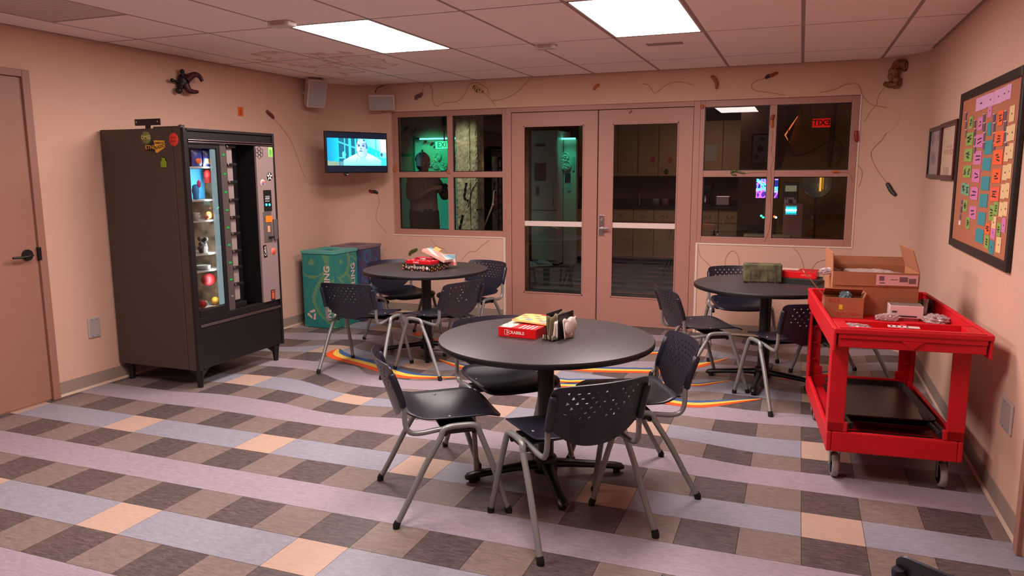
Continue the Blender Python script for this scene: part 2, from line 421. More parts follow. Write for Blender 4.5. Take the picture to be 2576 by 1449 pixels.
window('window_1', -1.20, .105, -.533)
window('window_2', 1.955, 3.285, 2.60)
# door frame
fr = MB()
fr.box(.085, .142, fy0-.006, fy1+.02, 0, 2.13, taupe); fr.box(1.918, 1.975, fy0-.006, fy1+.02, 0, 2.13, taupe)
fr.box(.142, 1.918, fy0-.006, fy1+.02, 2.078, 2.13, taupe)
struct(fr.build('trim_5', bevel=.003))
for nm, x0, x1, hinge, px0, px1 in (('door_2', .146, 1.022, 0, .270, .888), ('door_3', 1.034, 1.914, 1, 1.168, 1.786)):
    t = thing(nm, None, None, ((x0+x1)/2, YF+.05, 0), kind='structure')
    zb, ztp = .012, 2.072; y0, y1 = fy0+.002, fy0+.046; p0, p1 = .285, 1.945
    mb = MB(); mb.box(x0, px0, y0, y1, zb, ztp, taupe); mb.box(px1, x1, y0, y1, zb, ztp, taupe)
    mb.box(px0, px1, y0, y1, p1, ztp, taupe); mb.box(px0, px1, y0, y1, zb, p0, taupe)
    mb.build('door_leaf', t)
    mb = MB(); e = .012
    for r in ((px0, px0+e, p0, p1), (px1-e, px1, p0, p1), (px0, px1, p0, p0+e), (px0, px1, p1-e, p1)): mb.box(r[0], r[1], y0-.006, y0+.012, r[2], r[3], taupe)
    mb.build('glazing_bead', t, bevel=.002)
    MB().add([(px0, y0+.02, p0), (px1, y0+.02, p0), (px1, y0+.02, p1), (px0, y0+.02, p1)], [(0, 1, 2, 3)], glass).build('pane', t)
    MB().box(px0+.008, px1-.008, y0+.004, y0+.014, .962, 1.013, mat('frosted_white_band', (224, 205, 195), .5)).build('push_bar', t, bevel=.003)
    if hinge:
        mb = MB().box(1.05, 1.10, y0-.012, y0+.002, .885, 1.085, chrome); h = mb.build('door_handle', t, bevel=.005)
        mb = MB().cyl((1.075, y0-.01, .955), (1.075, y0-.05, .955), .012, chrome); mb.box(1.06, 1.155, y0-.056, y0-.042, .945, .965, chrome); mb.build('lever', h, bevel=.004)
        MB().cyl((1.075, y0-.012, 1.04), (1.075, y0-.02, 1.04), .012, greyleg).build('lock_cylinder', h)
struct(MB().box(.142, 1.918, YF+.0, YF+.13, -.004, .01, mat('threshold_metal', (120, 110, 100), .4, .7)).build('trim_6'))

# door 1 on the left wall
t = thing('door_1', None, None, (XL, .82, 0), kind='structure')
MB().box(XL, XL+.012, .36, 1.262, .012, 2.096, doorp).build('door_leaf', t)
mb = MB(); mb.box(XL, XL+.03, 1.265, 1.316, 0, 2.145, doorp); mb.box(XL, XL+.03, .30, .355, 0, 2.145, doorp); mb.box(XL, XL+.03, .355, 1.265, 2.1, 2.145, doorp)
mb.build('door_frame', t, bevel=.003)
h = MB().cyl((XL+.012, 1.19, .985), (XL+.024, 1.19, .985), .036, blackm, 24).build('door_handle', t, bevel=.003)
MB().tube([(XL+.02, 1.19, .985), (XL+.06, 1.19, .985), (XL+.065, 1.17, .982), (XL+.062, 1.12, .978), (XL+.058, 1.065, .98)], [.013, .012, .011, .010, .009], blackm, flat=.8).build('lever', h)
MB().box(XL+.012, XL+.034, 1.256, 1.276, .945, 1.03, blackm).build('strike_plate', t, bevel=.002)
# right-hand doorway edge, near the camera
t = thing('door_4', None, None, (XR, .7, 0), kind='structure')
MB().box(XR-.012, XR, .22, 1.10, .012, 2.096, doorp).build('door_leaf', t)
mb = MB(); mb.box(XR-.03, XR, 1.10, 1.155, 0, 2.145, doorp); mb.box(XR-.03, XR, .165, .22, 0, 2.145, doorp); mb.box(XR-.03, XR, .22, 1.1, 2.1, 2.145, doorp); mb.build('door_frame', t, bevel=.003)

# =================================================================== CEILING
ctile = mat('ceiling_tile_white', (250, 232, 226), .9, bump=.5, bscale=300)
ctee = mat('ceiling_grid_metal', (160, 134, 130), .6)
def stained():
    m = bpy.data.materials.new('ceiling_tile_water_stained'); m.use_nodes = True; nt = m.node_tree; b = nt.nodes['Principled BSDF']; b.inputs['Roughness'].default_value = .9
    tc = nt.nodes.new('ShaderNodeTexCoord'); L = nt.links.new
    def d(cx, cy, rx, ry):
        mp = nt.nodes.new('ShaderNodeMapping'); mp.inputs['Location'].default_value = (-cx/rx, -cy/ry, 0); mp.inputs['Scale'].default_value = (1/rx, 1/ry, 0)
        L(tc.outputs['Object'], mp.inputs[0]); ln = nt.nodes.new('ShaderNodeVectorMath'); ln.operation = 'LENGTH'; L(mp.outputs[0], ln.inputs[0]); return ln.outputs['Value']
    n = nt.nodes.new('ShaderNodeTexNoise'); n.inputs['Scale'].default_value = 5; n.inputs['Detail'].default_value = 5; L(tc.outputs['Object'], n.inputs['Vector'])
    acc = None
    for a in ((-.98, 3.18, .40, .62), (-.62, 3.35, .30, .55), (-1.1, 3.75, .22, .4)):
        v = d(*a)
        s = nt.nodes.new('ShaderNodeMath'); s.operation = 'ADD'; L(v, s.inputs[0])
        q = nt.nodes.new('ShaderNodeMath'); q.operation = 'MULTIPLY_ADD'; q.inputs[1].default_value = 1.6; q.inputs[2].default_value = -.8; L(n.outputs[0], q.inputs[0]); L(q.outputs[0], s.inputs[1])
        r = nt.nodes.new('ShaderNodeValToRGB'); e = r.color_ramp.elements
        e[0].position = 0; e[0].color = (.10, .10, .10, 1); e[1].position = 1; e[1].color = (0, 0, 0, 1)
        for pos, vv in ((.3, .35), (.38, .12), (.62, .2), (.74, .75), (.80, .1), (.86, 0)):
            k = e.new(pos); k.color = (vv, vv, vv, 1)
        L(s.outputs[0], r.inputs[0])
        if acc is None: acc = r.outputs[0]
        else:
            mx = nt.nodes.new('ShaderNodeMath'); mx.operation = 'MAXIMUM'; L(acc, mx.inputs[0]); L(r.outputs[0], mx.inputs[1]); acc = mx.outputs[0]
    mm = nt.nodes.new('ShaderNodeMix'); mm.data_type = 'RGBA'; L(acc, mm.inputs[0])
    mm.inputs[6].default_value = (*lin((250, 232, 226)), 1); mm.inputs[7].default_value = (*lin((196, 130, 104)), 1)
    L(mm.outputs[2], b.inputs['Base Color']); return m
stain = stained()
ceil = struct(MB().box(XL, XR, YB, YF, H+.09, H+.12, ctile).build('ceiling'))
GX = [XL]+[-1.451+.6097*k for k in range(9)]+[XR]
GY = [YB, -2.96, -1.74, -.52, .70, 1.918, 3.112, 4.281, YF]
LIT = {(3, 5), (6, 5), (3, 3), (6, 3)}; GRILLE = {(1, 4)}
# cell index: column c between GX[c],GX[c+1], row r between GY[r],GY[r+1]
for c in range(len(GX)-1):
    for r in range(len(GY)-1):
        x0, x1, y0, y1 = GX[c], GX[c+1], GY[r], GY[r+1]
        if (c, r) in LIT or (c, r) in GRILLE: continue
        g = .011
        x0_ = x0+(g if c else 0); x1_ = x1-(g if c < len(GX)-2 else 0); y1_ = y1-(g if r < len(GY)-2 else 0)
        st = c in (1, 2) and r in (5, 6)
        MB().box(x0_, x1_, y0+g, y1_, H-.003, H+.012, stain if st else ctile).build('ceiling_tile', ceil, bevel=.002, seg=1)
for x in GX[1:-1]: MB().box(x-.012, x+.012, YB, YF, H-.0015, H+.03, ctee).build('grid_bar', ceil)
for y in GY[1:-1]:
    for c in range(len(GX)-1): MB().box(GX[c]+(.012 if c else 0), GX[c+1]-(.012 if c < len(GX)-2 else 0), y-.012, y+.012, H-.0015, H+.03, ctee).build('grid_bar', ceil)
mb = MB()
mb.box(XL, XL+.02, YB, YF-RC, H-.004, H+.004, ctee); mb.box(XR-.02, XR, YB, YF-RC, H-.004, H+.004, ctee); mb.box(XL+RC, XR-RC, YF-.02, YF, H-.004, H+.004, ctee)
mb.build('wall_angle', ceil)
diff = mat('lit_diffuser', (240, 235, 235), .6); d_ = diff.node_tree.nodes['Principled BSDF']; d_.inputs['Emission Color'].default_value = (*PANEL_COL, 1); d_.inputs['Emission Strength'].default_value = PANEL_E
diff2 = diff.copy(); diff2.name = 'lit_diffuser_dimmed'; diff2.node_tree.nodes['Principled BSDF'].inputs['Emission Strength'].default_value = PANEL_E*.8  # emission lowered on the nearer panels to even out the foreground light
labs = {(3, 5): 'lit flat ceiling light panel above the gap between vending machine and doors', (6, 5): 'lit flat ceiling light panel nearest the top centre of the photo, before the right window',
        (3, 3): 'lit ceiling panel behind the camera on the left side', (6, 3): 'lit ceiling panel behind the camera on the right side'}
for (c, r) in sorted(LIT):
    x0, x1, y0, y1 = GX[c]+.012, GX[c+1]-.012, GY[r]+.012, GY[r+1]-.012
    t = thing('ceiling_light', labs[(c, r)], 'ceiling light', ((x0+x1)/2, (y0+y1)/2, H), group='flat ceiling light panels')
    mb = MB(); e = .012
    for a in ((x0, x0+e, y0, y1), (x1-e, x1, y0, y1), (x0, x1, y0, y0+e), (x0, x1, y1-e, y1)): mb.box(a[0], a[1], a[2], a[3], H-.002, H+.05, offw)
    mb.build('frame', t)
    MB().add([(x0+e, y0+e, H+.001), (x0+e, y1-e, H+.001), (x1-e, y1-e, H+.001), (x1-e, y0+e, H+.001)], [(0, 1, 2, 3)], diff if r == 5 else diff2).build('diffuser', t)
for (c, r) in GRILLE:
    x0, x1, y0, y1 = GX[c]+.012, GX[c+1]-.012, GY[r]+.012, 1.265
    MB().box(x0, x1, 1.29, GY[r+1]-.011, H-.003, H+.012, ctile).build('ceiling_tile', ceil, bevel=.002, seg=1)
    MB().box(x0, x1, 1.265, 1.29, H-.0015, H+.03, ctee).build('grid_bar', ceil)
    t = thing('ceiling_grille', 'grey perforated return air grille in the ceiling over the left door', 'vent', ((x0+x1)/2, (y0+y1)/2, H))
    gm = mat('grille_grey', (205, 184, 176), .9)
    MB().box(x0, x1, y0, y1, H-.001, H+.01, gm).build('panel', t)
    mb = MB()
    for k in range(11): mb.box(x0+.02, x1-.02, y0+.04+k*.045, y0+.046+k*.045, H-.0018, H-.001, gm)
    o = mb.build('louvre', t); o['kind'] = 'stuff'
for k, (px, py, lb) in enumerate(((709, 62, 'small white sensor box on the ceiling at the corner of the left light panel'), (1374, 119, 'small white sensor box on the ceiling grid between the two light panels'))):
    p = at(px, py, 'z', H-.02); 
    t = thing('sensor_box', lb, 'sensor', (p.x, p.y, H), group='ceiling sensor boxes')
    MB().box(p.x-.075, p.x+.075, p.y-.045, p.y+.045, H-.034, H-.002, offw).build('housing', t, bevel=.008)
    MB().box(p.x-.05, p.x+.05, p.y-.048, p.y-.044, H-.03, H-.012, mat('sensor_lens', (180, 150, 140), .3)).build('lens', t)
for px, py, lb in ((971, 166, 'flush round sprinkler cover in the ceiling above the television corner'), (1907, 107, 'flush round sprinkler cover in the ceiling right of the lit panel')):
    p = at(px, py, 'z', H)
    o = MB().lathe([(.001, -.007), (.042, -.007), (.048, -.004), (.05, 0)], ctile, 24, (p.x, p.y, H)).lathe([(.05, -.001), (.053, -.002), (.054, 0)], mat('shadow_gap', (90, 75, 72), .8), 24, (p.x, p.y, H)).build('sprinkler_cover')
    tag(o, lb, 'sprinkler cover', 'sprinkler covers')
p = at(1672, 109, 'z', H)
tag(MB().box(p.x-.13, p.x+.13, p.y-.05, p.y+.05, H-.006, H-.003, mat('slot_cover', (165, 140, 136), .8)).build('ceiling_slot', bevel=.002), 'faint flat rectangular cover plate in the ceiling behind the right light panel', 'cover plate')

# =================================================================== TABLES
lam = mat('grey_laminate', (58, 53, 53), .42, vary=.03, vscale=3, spec=.32)
def table(name, label, cx, cy, r, rot, h=.71):
    t = thing(name, label, 'table', (cx, cy, 0), 0, 'round pedestal tables')
    th = .028
    MB().lathe([(.001, h), (r-.006, h), (r-.003, h-.001)], lam, 96, (cx, cy, 0)).lathe([(.001, h-th), (r-.006, h-th)][::-1], black, 96, (cx, cy, 0)).build('tabletop', t)
    MB().lathe([(r-.006, h-th), (r-.001, h-th+.003), (r, h-th*.5), (r-.0005, h-.004), (r-.003, h-.0008)], black, 96, (cx, cy, 0)).build('edge_band', t)
    MB().lathe([(.04, .05), (.04, h-th-.01)], blackm, 28, (cx, cy, 0)).build('pole', t)
    mb = MB()
    for k in range(4):
        a = rot+k*PI/2; d = Vector((math.cos(a), math.sin(a), 0))
        mb.tube([Vector((cx, cy, h-th-.012))+d*.02, Vector((cx, cy, h-th-.008))+d*.24], [.016, .01], blackm, 8, flat=.6)
    mb.build('top_bracket', t)
    MB().lathe([(.001, .115), (.05, .115), (.056, .105), (.06, .06), (.058, .035), (.001, .03)], blackm, 28, (cx, cy, 0)).build('base_hub', t)
    for k in range(4):
        a = rot+k*PI/2; d = Vector((math.cos(a), math.sin(a), 0)); c = Vector((cx, cy, 0))
        l = MB().tube([c+d*.03+Vector((0, 0, .075)), c+d*.12+Vector((0, 0, .066)), c+d*.26+Vector((0, 0, .05)), c+d*.35+Vector((0, 0, .038)), c+d*.385+Vector((0, 0, .03)), c+d*.40+Vector((0, 0, .024))], [.036, .031, .027, .028, .027, .015], blackm, 14, flat=.62).build('base_arm', t)
        MB().cyl(c+d*.365+Vector((0, 0, .001)), c+d*.365+Vector((0, 0, .022)), .018, rubber, 12).build('foot_glide', l)
    return t
T1 = (1.742, 1.195); T2 = (-.02, 3.35); T3 = (2.665, 3.36)
table('round_table', 'round grey pedestal table nearest the camera, carrying the red SCRABBLE box', *T1, .519, math.radians(30))
table('round_table', 'round grey pedestal table in the left back corner beside the bins', *T2, .516, math.radians(27))
table('round_table', 'round grey pedestal table at the back right behind the red cart', *T3, .50, math.radians(-6))

# =================================================================== CHAIRS
def make_chair():
    t = thing('stacking_chair', 'x', 'chair')
    # seat shell
    mb = MB(); n = 16; vs = []
    for i in range(n+1):
        for j in range(n+1):
            u, v = i/n*2-1, j/n*2-1
            q = (abs(u)**6+abs(v)**6)**(1/6) if (u or v) else 1; m_ = max(abs(u), abs(v))
            s = m_/q if q else 1
            u2, v2 = u*(s if m_ else 1), v*(s if m_ else 1)
            x = .036+.215*u2; hw = .222-.012*(1-u2)/2; y = hw*v2
            z = .440-.020*math.cos(v2*PI/2)**1.0*math.exp(-((u2+.25)/.55)**2)+(.02*max(0, -u2-.55)**1.3*4)-.045*max(0, u2-.62)**1.4*2.2+.010*v2*v2*(u2 > -2)
            vs.append((x, y, z))
    fs = [(i*(n+1)+j, (i+1)*(n+1)+j, (i+1)*(n+1)+j+1, i*(n+1)+j+1) for i in range(n) for j in range(n)]
    mb.add(vs, fs, navy, True); seat = mb.build('seat', solid=.007, bevel=0); seat.parent = t
    mb = MB()
    for sx, sy in ((.12, .17), (.01, .172), (.12, -.17), (.01, -.172)): mb.lathe([(.001, .4435), (.006, .443), (.007, .4395)], greyleg, 10, (sx, sy, 0))
    o = mb.build('rivet'); o.parent = seat
    mb = MB().box(-.13, .20, -.018, .018, .408, .414, blackm).box(-.04, .12, -.2, .2, .402, .410, blackm)
    o = mb.build('under_frame', bevel=.002); o.parent = t
    # backrest
    W = .216; HT = .285
    out = []
    for k in range(9): a = PI-k/8*PI/2; out.append((-W+.03+.03*math.cos(a), HT-.03+.03*math.sin(a)-.004))
    for k in range(1, 12): u = -W+.03+(2*W-.06)*k/12; out.append((u, HT-.004+.006*(1-(u/W)**2)))
    for k in range(9): a = PI/2-k/8*PI/2; out.append((W-.03+.03*math.cos(a), HT-.03+.03*math.sin(a)-.004))
    for v in (.22, .18, .145): out.append((W, v))
    for k in range(0, 21):
        u = W*(1-2*k/20); out.append((u, .115*abs(u/W)**2.3 + (0.0)))
    for v in (.145, .18, .22): out.append((-W, v))
    holes = []
    rnd = random.Random(3)
    for r in range(7):
        for c in range(9):
            u = -.152+c*.038+(.019 if r % 2 else 0); v = .252-r*.0225
            if abs(u) > .16 or v < .10+.02: continue
            if r > 4 and abs(u) > .125: continue
            a = rnd.choice((0, 1, 2, 3))*PI/6*1.0+rnd.uniform(-.2, .2); s = .0085
            holes.append([(u+s*math.cos(a+k*2*PI/3), v+s*math.sin(a+k*2*PI/3)) for k in range(3)])
    vc = [Vector(p) for p in out]; ed = [(k, (k+1) % len(out)) for k in range(len(out))]
    for h in holes:
        b = len(vc); vc += [Vector(p) for p in h]; ed += [(b, b+1), (b+1, b+2), (b+2, b)]
    def inside(p, poly):
        c = False; n = len(poly)
        for i in range(n):
            x1, y1 = poly[i]; x2, y2 = poly[(i+1) % n]
            if (y1 > p[1]) != (y2 > p[1]) and p[0] < (x2-x1)*(p[1]-y1)/(y2-y1)+x1: c = not c
        return c
    for i in range(-10, 11):
        for j in range(14):
            p = (i*.0202, .012+j*.0205)
            if not inside(p, out): continue
            if min((p[0]-q[0])**2+(p[1]-q[1])**2 for q in out) < .006**2: continue
            if any((p[0]-h[0][0])**2+(p[1]-h[0][1])**2 < .016**2 for h in holes): continue
            vc.append(Vector(p))
    res = geometry.delaunay_2d_cdt(vc, ed, [], 0, 1e-6)
    V2, F2 = res[0], res[2]
    def m3(u, v):
        b = (u/W)
        return (-.205-.30*v-.10*v*v+.046*b*b*(.6+.4*min(1, v/.12)), u, .428+v*.965)
    fs = []
    for f in F2:
        c = (sum(V2[k].x for k in f)/len(f), sum(V2[k].y for k in f)/len(f))
        if not inside(c, out) or any(inside(c, h) for h in holes): continue
        fs.append(f)
    mb = MB().add([m3(p.x, p.y) for p in V2], fs, navy, True)
    back = mb.build('backrest', solid=.006, off=0); back.parent = t
    q = back.modifiers.new('split', 'EDGE_SPLIT'); q.split_angle = .6
    for s in (-1, 1):
        mb = MB()
        mb.tube([Vector(m3(s*(W-.008), v))+Vector((-.006, 0, 0)) for v in (.085, .09, .13, .17, .21, .236, .242)], [.012, .0165, .0168, .0168, .0168, .0165, .011], navy, 12)
        o = mb.build('sleeve'); o.parent = back
    # back tubes
    for s in (-1, 1):
        p = cat([(.03, s*.205, .402), (-.06, s*.207, .396), (-.125, s*.209, .390), (-.168, s*.21, .396), (-.188, s*.21, .42), (-.194, s*.209, .455), m3(s*.208, .10)], 5)
        o = MB().tube(p, .0115, greyleg, 10).build('back_tube'); o.parent = t
    # legs and side rails
    for s in (-1, 1):
        p = cat([(.128, s*.243, .372), (.118, s*.24, .402), (.095, s*.238, .414), (.04, s*.236, .416), (-.01, s*.238, .414), (-.034, s*.24, .402), (-.045, s*.243, .372)], 5)
        o = MB().tube(p, .0132, greyleg, 12).build('side_rail'); o.parent = t
        b = MB().box(-.03, .112, s*.219-.007, s*.219+.007, .378, .404, blackm); 
        b.tube([(-.025, s*.219-.009, .386), (-.025, s*.219+.009, .386)], .016, blackm, 12).tube([(.107, s*.219-.009, .386), (.107, s*.219+.009, .386)], .016, blackm, 12)
        o = b.build('bracket', bevel=.002); o.parent = t
        for f in (1, -1):
            x0 = .128 if f > 0 else -.045; fx = .25*f
            pts = cat([(x0, s*.243, .374), (x0+(fx-x0)*.36, s*.250, .255), (x0+(fx-x0)*.72, s*.258, .115), (fx, s*.265, .012)], 4)
            o = MB().tube(pts, .0132, greyleg, 12).build('leg'); o.parent = t
            d = Vector((fx, s*.265, 0))
            q = MB().tube([d+Vector((-f*.008, 0, .03)), d+Vector((0, 0, .014)), d+Vector((0, 0, .0005))], [.0145, .016, .015], rubber, 12).build('rubber_foot'); q.parent = o
    return t
chair0 = make_chair()
CH = [((1.352, .82), 38, 'navy chair left of the nearest table, its whole seat in view'),
 ((2.0, .75), 135, 'navy chair nearest the camera with its perforated back to us, at the nearest table'),
 ((2.135, 1.317), 208, 'navy chair on the right of the nearest table, back turned to the red cart'),
 ((1.455, 1.405), -46, 'navy chair mostly hidden behind the nearest table, only seat and back edge showing'),
 ((-.22, 2.705), 92, 'navy chair in front of the teal bin, its back to us'),
 ((.33, 2.92), 160, 'navy chair between the left back table and the nearest table, perforated back to us'),
 ((-.43, 3.68), -30, 'navy chair behind the left back table next to the dark blue bin'),
 ((.17, 3.82), 255, 'navy chair behind the left back table beside the door frame'),
 ((2.235, 3.13), 30, 'navy chair seen side on before the right glass door, left of the back right table'),
 ((2.43, 4.12), -75, 'navy chair behind the back right table against the wall'),
 ((2.855, 2.905), 120, 'navy chair in front of the back right table, half hidden by the red cart'),
 ((3.19, 3.56), 205, 'navy chair right of the back right table, only its legs showing past the red cart'),
 ((3.38, -.35), 66, 'navy chair cut off by the bottom edge of the photo, bottom right')]
for k, (p, a, lb) in enumerate(CH):
    c = chair0 if k == 0 else copy_tree(chair0)
    c.location = (p[0], p[1], 0); c.rotation_euler = (0, 0, math.radians(a)); tag(c, lb, 'chair', 'navy stacking chairs')

# =================================================================== VENDING MACHINE
vbrown = mat('brown_machine_enamel', (68, 56, 49), .5, bump=.35, bscale=350)
vblack = mat('black_machine_front', (22, 20, 22), .4, bump=.15, bscale=300)
vsilver = mat('silver_machine_panel', (158, 138, 136), .42, .35)
vgrey = mat('grey_machine_door', (140, 125, 122), .5)
vstrip = mat('greybrown_machine_strip', (74, 64, 62), .5)
VX, VB, VY0, VY1, VZ0, VZ1 = -1.0, XL+.02, 1.805, 2.735, .13, 1.80
vm = thing('vending_machine', 'tall brown and black carousel vending machine against the left wall, covered in stickers', 'vending machine', ((VX+VB)/2, (VY0+VY1)/2, 0))
wy0, wy1, wz0, wz1 = 1.865, 2.125, .52, 1.69
ry0, ry1 = 2.225, 2.52
mb = MB()
mb.box(VB, -1.10, VY0, VY0+.02, VZ0, VZ1, vbrown); mb.box(VB, -1.10, VY1-.02, VY1, VZ0, VZ1, vbrown)
mb.box(VB, -1.10, VY0+.02, VY1-.02, VZ1-.02, VZ1, vbrown); mb.box(VB, -1.10, VY0+.02, VY1-.02, VZ0, VZ0+.02, vbrown); mb.box(VB, VB+.02, VY0+.02, VY1-.02, VZ0+.02, VZ1-.02, vbrown)
mb.build('cabinet', vm, bevel=.004)
mb = MB()
mb.box(-1.094, VX-.03, VY0, VY0+.018, VZ0, VZ1, vbrown)
mb.build('door_side', vm, bevel=.003)
mb = MB(); fx0 = -1.094
mb.box(VX-.03, VX, VY0, VY0+.035, VZ0, VZ1, vblack)
mb.box(fx0, VX, VY1-.02, VY1, VZ0, VZ1, vblack)
mb.box(fx0+.01, VX, VY0+.018, VY1-.02, VZ1-.02, VZ1, vblack)
mb.build('door_frame', vm, bevel=.004)
MB().box(fx0+.02, VX-.012, VY0+.035, VY1-.02, 1.72, VZ1-.02, vblack).build('top_panel', vm, bevel=.004)
MB().box(fx0+.02, VX-.008, VY0+.035, VY1-.02, VZ0+.004, .435, vblack).build('kick_panel', vm, bevel=.006)
MB().box(fx0+.02, VX-.018, VY0+.035, VY1-.02, .435, .50, vblack).build('lower_ledge', vm, bevel=.006)
for z in (1.722, 1.708, .446, .436):
    MB().tube([(VX-.004, VY0+.04, z), (VX-.004, VY1-.022, z)], .0046, chrome, 8).build('trim_bar', vm)
# window surround and glass
mb = MB()
mb.box(fx0+.03, VX-.02, VY0+.035, wy0, .50, 1.705, vblack); mb.box(fx0+.03, VX-.02, wy1+.004, 2.158, .50, 1.705, vblack)
mb.box(fx0+.03, VX-.016, wy0, wy1+.004, .50, wz0+.03, vblack); mb.box(fx0+.03, VX-.02, wy0, wy1+.004, 1.668, 1.705, vblack)
mb.build('window_surround', vm, bevel=.003)
MB().add([(VX-.026, wy0, wz0), (VX-.026, wy1+.01, wz0), (VX-.026, wy1+.01, 1.67), (VX-.026, wy0, 1.67)], [(0, 1, 2, 3)], vglass).build('window_glass', vm)
tubeg = glow('fluorescent_tube_glow', (175, 200, 205), .24)
MB().box(VX-.055, VX-.03, wy1-.035, wy1, wz0+.035, 1.665, tubeg).build('light_strip', vm, bevel=.006)
inner = mat('machine_interior', (150, 128, 104), .7, vary=.6, vscale=12)
mb = MB(); mb.box(-1.40, -1.385, wy0-.03, 2.215, wz0, 1.69, inner); mb.box(-1.385, VX-.07, 2.205, 2.215, wz0, 1.69, inner); mb.box(-1.385, VX-.04, wy0-.03, wy0-.02, wz0, 1.69, inner)
mb.build('carousel_lining', vm)
shelf_z = [1.545, 1.315, 1.17, .935, .815, .545]
for z in shelf_z: MB().box(-1.385, VX-.07, wy0-.02, 2.205, z-.012, z, mat('carousel_shelf', (190, 182, 172), .5)).build('shelf', vm, bevel=.002)
area('vend_inner_light', (-1.06, 2.07, 1.1), 1.0, 1.0, (.9, .96, 1), (0, PI/2, 0), sy=.02)
# selection strip with green readouts
MB().box(fx0+.04, VX-.022, 2.16, 2.222, .50, 1.705, vstrip).build('selection_strip', vm, bevel=.002)
leds = [391, 438, 483, 528, 572, 616, 661, 704, 747]
ledm = glow('green_readout', (14, 200, 80), .28)
for k, py in enumerate(leds):
    z = 1.70-(py-366)*.00288
    MB().box(VX-.022, VX-.019, 2.182, 2.206, z-.007, z+.007, ledm if k < 8 else mat('dim_readout', (110, 120, 110), .4)).build('price_display', vm)
# product door column and the dark recess beside it
mb = MB(); mb.box(-1.20, -1.19, ry0, ry1, .50, 1.705, vblack); mb.box(-1.19, VX-.02, ry1-.004, ry1, .5, 1.705, vblack); mb.build('recess_back', vm)
MB().box(-1.19, VX-.05, 2.235, 2.38, .50, .54, vblack).build('recess_step', vm, bevel=.004)
hz = [370, 414, 458, 503, 547, 589, 634, 676, 719]
for k, py in enumerate(hz):
    z = 1.70-(py-366)*.00288
    zn = 1.70-((hz[k+1] if k < 8 else 764)-366)*.00288
    d = MB().box(-1.11, VX-.055, 2.262, 2.318, zn+.006, z-.006, vgrey).build('product_door', vm, bevel=.003)
    mb = MB().box(VX-.056, VX-.03, 2.236, 2.335, z-.010, z+.008, black); hnd = mb.build('door_handle', d, bevel=.003)
    MB().box(VX-.032, VX-.018, 2.230, 2.25, z-.008, z+.006, chrome).build('handle_tip', hnd, bevel=.003)
# control panel
MB().box(fx0+.04, VX-.004, ry1, VY1-.02, .50, 1.698, vsilver).build('control_panel', vm, bevel=.002)
def rect(ax, val, px0, py0, px1, py1):
    a = at(px0, (py0+py1)/2, ax, val); b = at(px1, (py0+py1)/2, ax, val)
    c = at((px0+px1)/2, py0, ax, val); d = at((px0+px1)/2, py1, ax, val)
    h = (a.y, b.y) if ax == 'x' else (a.x, b.x)
    return min(h), max(h), d.z, c.z
def vplate(name, px0, py0, px1, py1, th, m, bevel=.002, base=VX-.004, par=None):
    y0, y1, z0, z1 = rect('x', base, px0, py0, px1, py1)
    return MB().box(base, base+th, y0, y1, z0, z1, m).build(name, par or vm, bevel=bevel)
bp = vplate('bill_reader', 663, 478, 682, 531, .006, black)
cy = glow('cyan_lamp', (60, 220, 255), 1.2)
for px in (670, 678):
    p = at(px, 515, 'x', VX+.003); MB().lathe([(.001, .003), (.009, .003), (.010, 0)], cy, 16, M=frame((VX+.003, p.y, p.z), (0, 1, 0), (0, 0, 1))).build('bill_lamp', bp)
for py in (493, 497, 500, 505): vplate('printed_line', 667, py, 678, py+1.6, .001, col(190, 190, 190), 0, VX+.0025, bp)
cp = vplate('coin_plate', 663, 532, 683, 609, .005, mat('brushed_steel', (150, 148, 148), .35, .8))
vplate('orange_label', 668, 543, 684, 559, .004, col(245, 120, 30), .001, VX+.002, cp)
vplate('slot_window', 673, 568, 679, 584, .003, col(200, 150, 110), .001, VX+.002, cp)
vplate('return_lever', 676, 594, 686, 599, .02, black, .002, VX+.002, cp)
vplate('coin_chute', 686, 551, 694, 602, .02, mat('brushed_steel'), .003)
p = at(696, 590, 'x', VX); MB().cyl((VX-.004, p.y, p.z), (VX+.012, p.y, p.z), .008, chrome).build('lock', vm)
# stickers
def disc(mb, r, m, M, n=24, z=0, th=.0012, sx=1.): mb.lathe([(.0001, z+th), (r-.0006, z+th), (r, z)], m, n, M=M @ Matrix.Diagonal((sx, 1, 1, 1))); return mb
FX = lambda px, py, v=VX-.003: frame(at(px, py, 'x', v), (0, 1, 0), (0, 0, 1))
SY = lambda px, py: frame(at(px, py, 'y', VY0-.0006), (1, 0, 0), (0, 0, 1))
st = MB(); M = FX(652, 384)
for k in range(7):
    a = k*PI/3+PI/6; cc = (0, 0) if k == 6 else (.0295*math.cos(a), .0295*math.sin(a))
    for q in range(6):
        a0 = q*PI/3+PI/6*0+PI/6; a1 = a0+PI/3; r = .0165
        st.tube([M @ Vector((cc[0]+r*math.cos(a0), cc[1]+r*math.sin(a0), .001)), M @ Vector((cc[0]+r*math.cos(a1), cc[1]+r*math.sin(a1), .001))], .0014, black, 4)
st.build('honeycomb_sticker', vm)
st = MB(); M = FX(680, 383); st.box(-.026, .026, -.037, .037, 0, .001, col(150, 205, 110), M)
st.box(-.013, .013, -.022, .02, .001, .0016, col(95, 165, 80), M).box(-.015, -.003, -.03, -.027, .001, .0016, black, M).box(.004, .016, -.03, -.027, .001, .0016, black, M)
tag(st.build('green_note_sticker', vm), 'light green square sticker with a darker figure')
st = MB(); M = FX(678, 444); disc(st, .033, black, M)
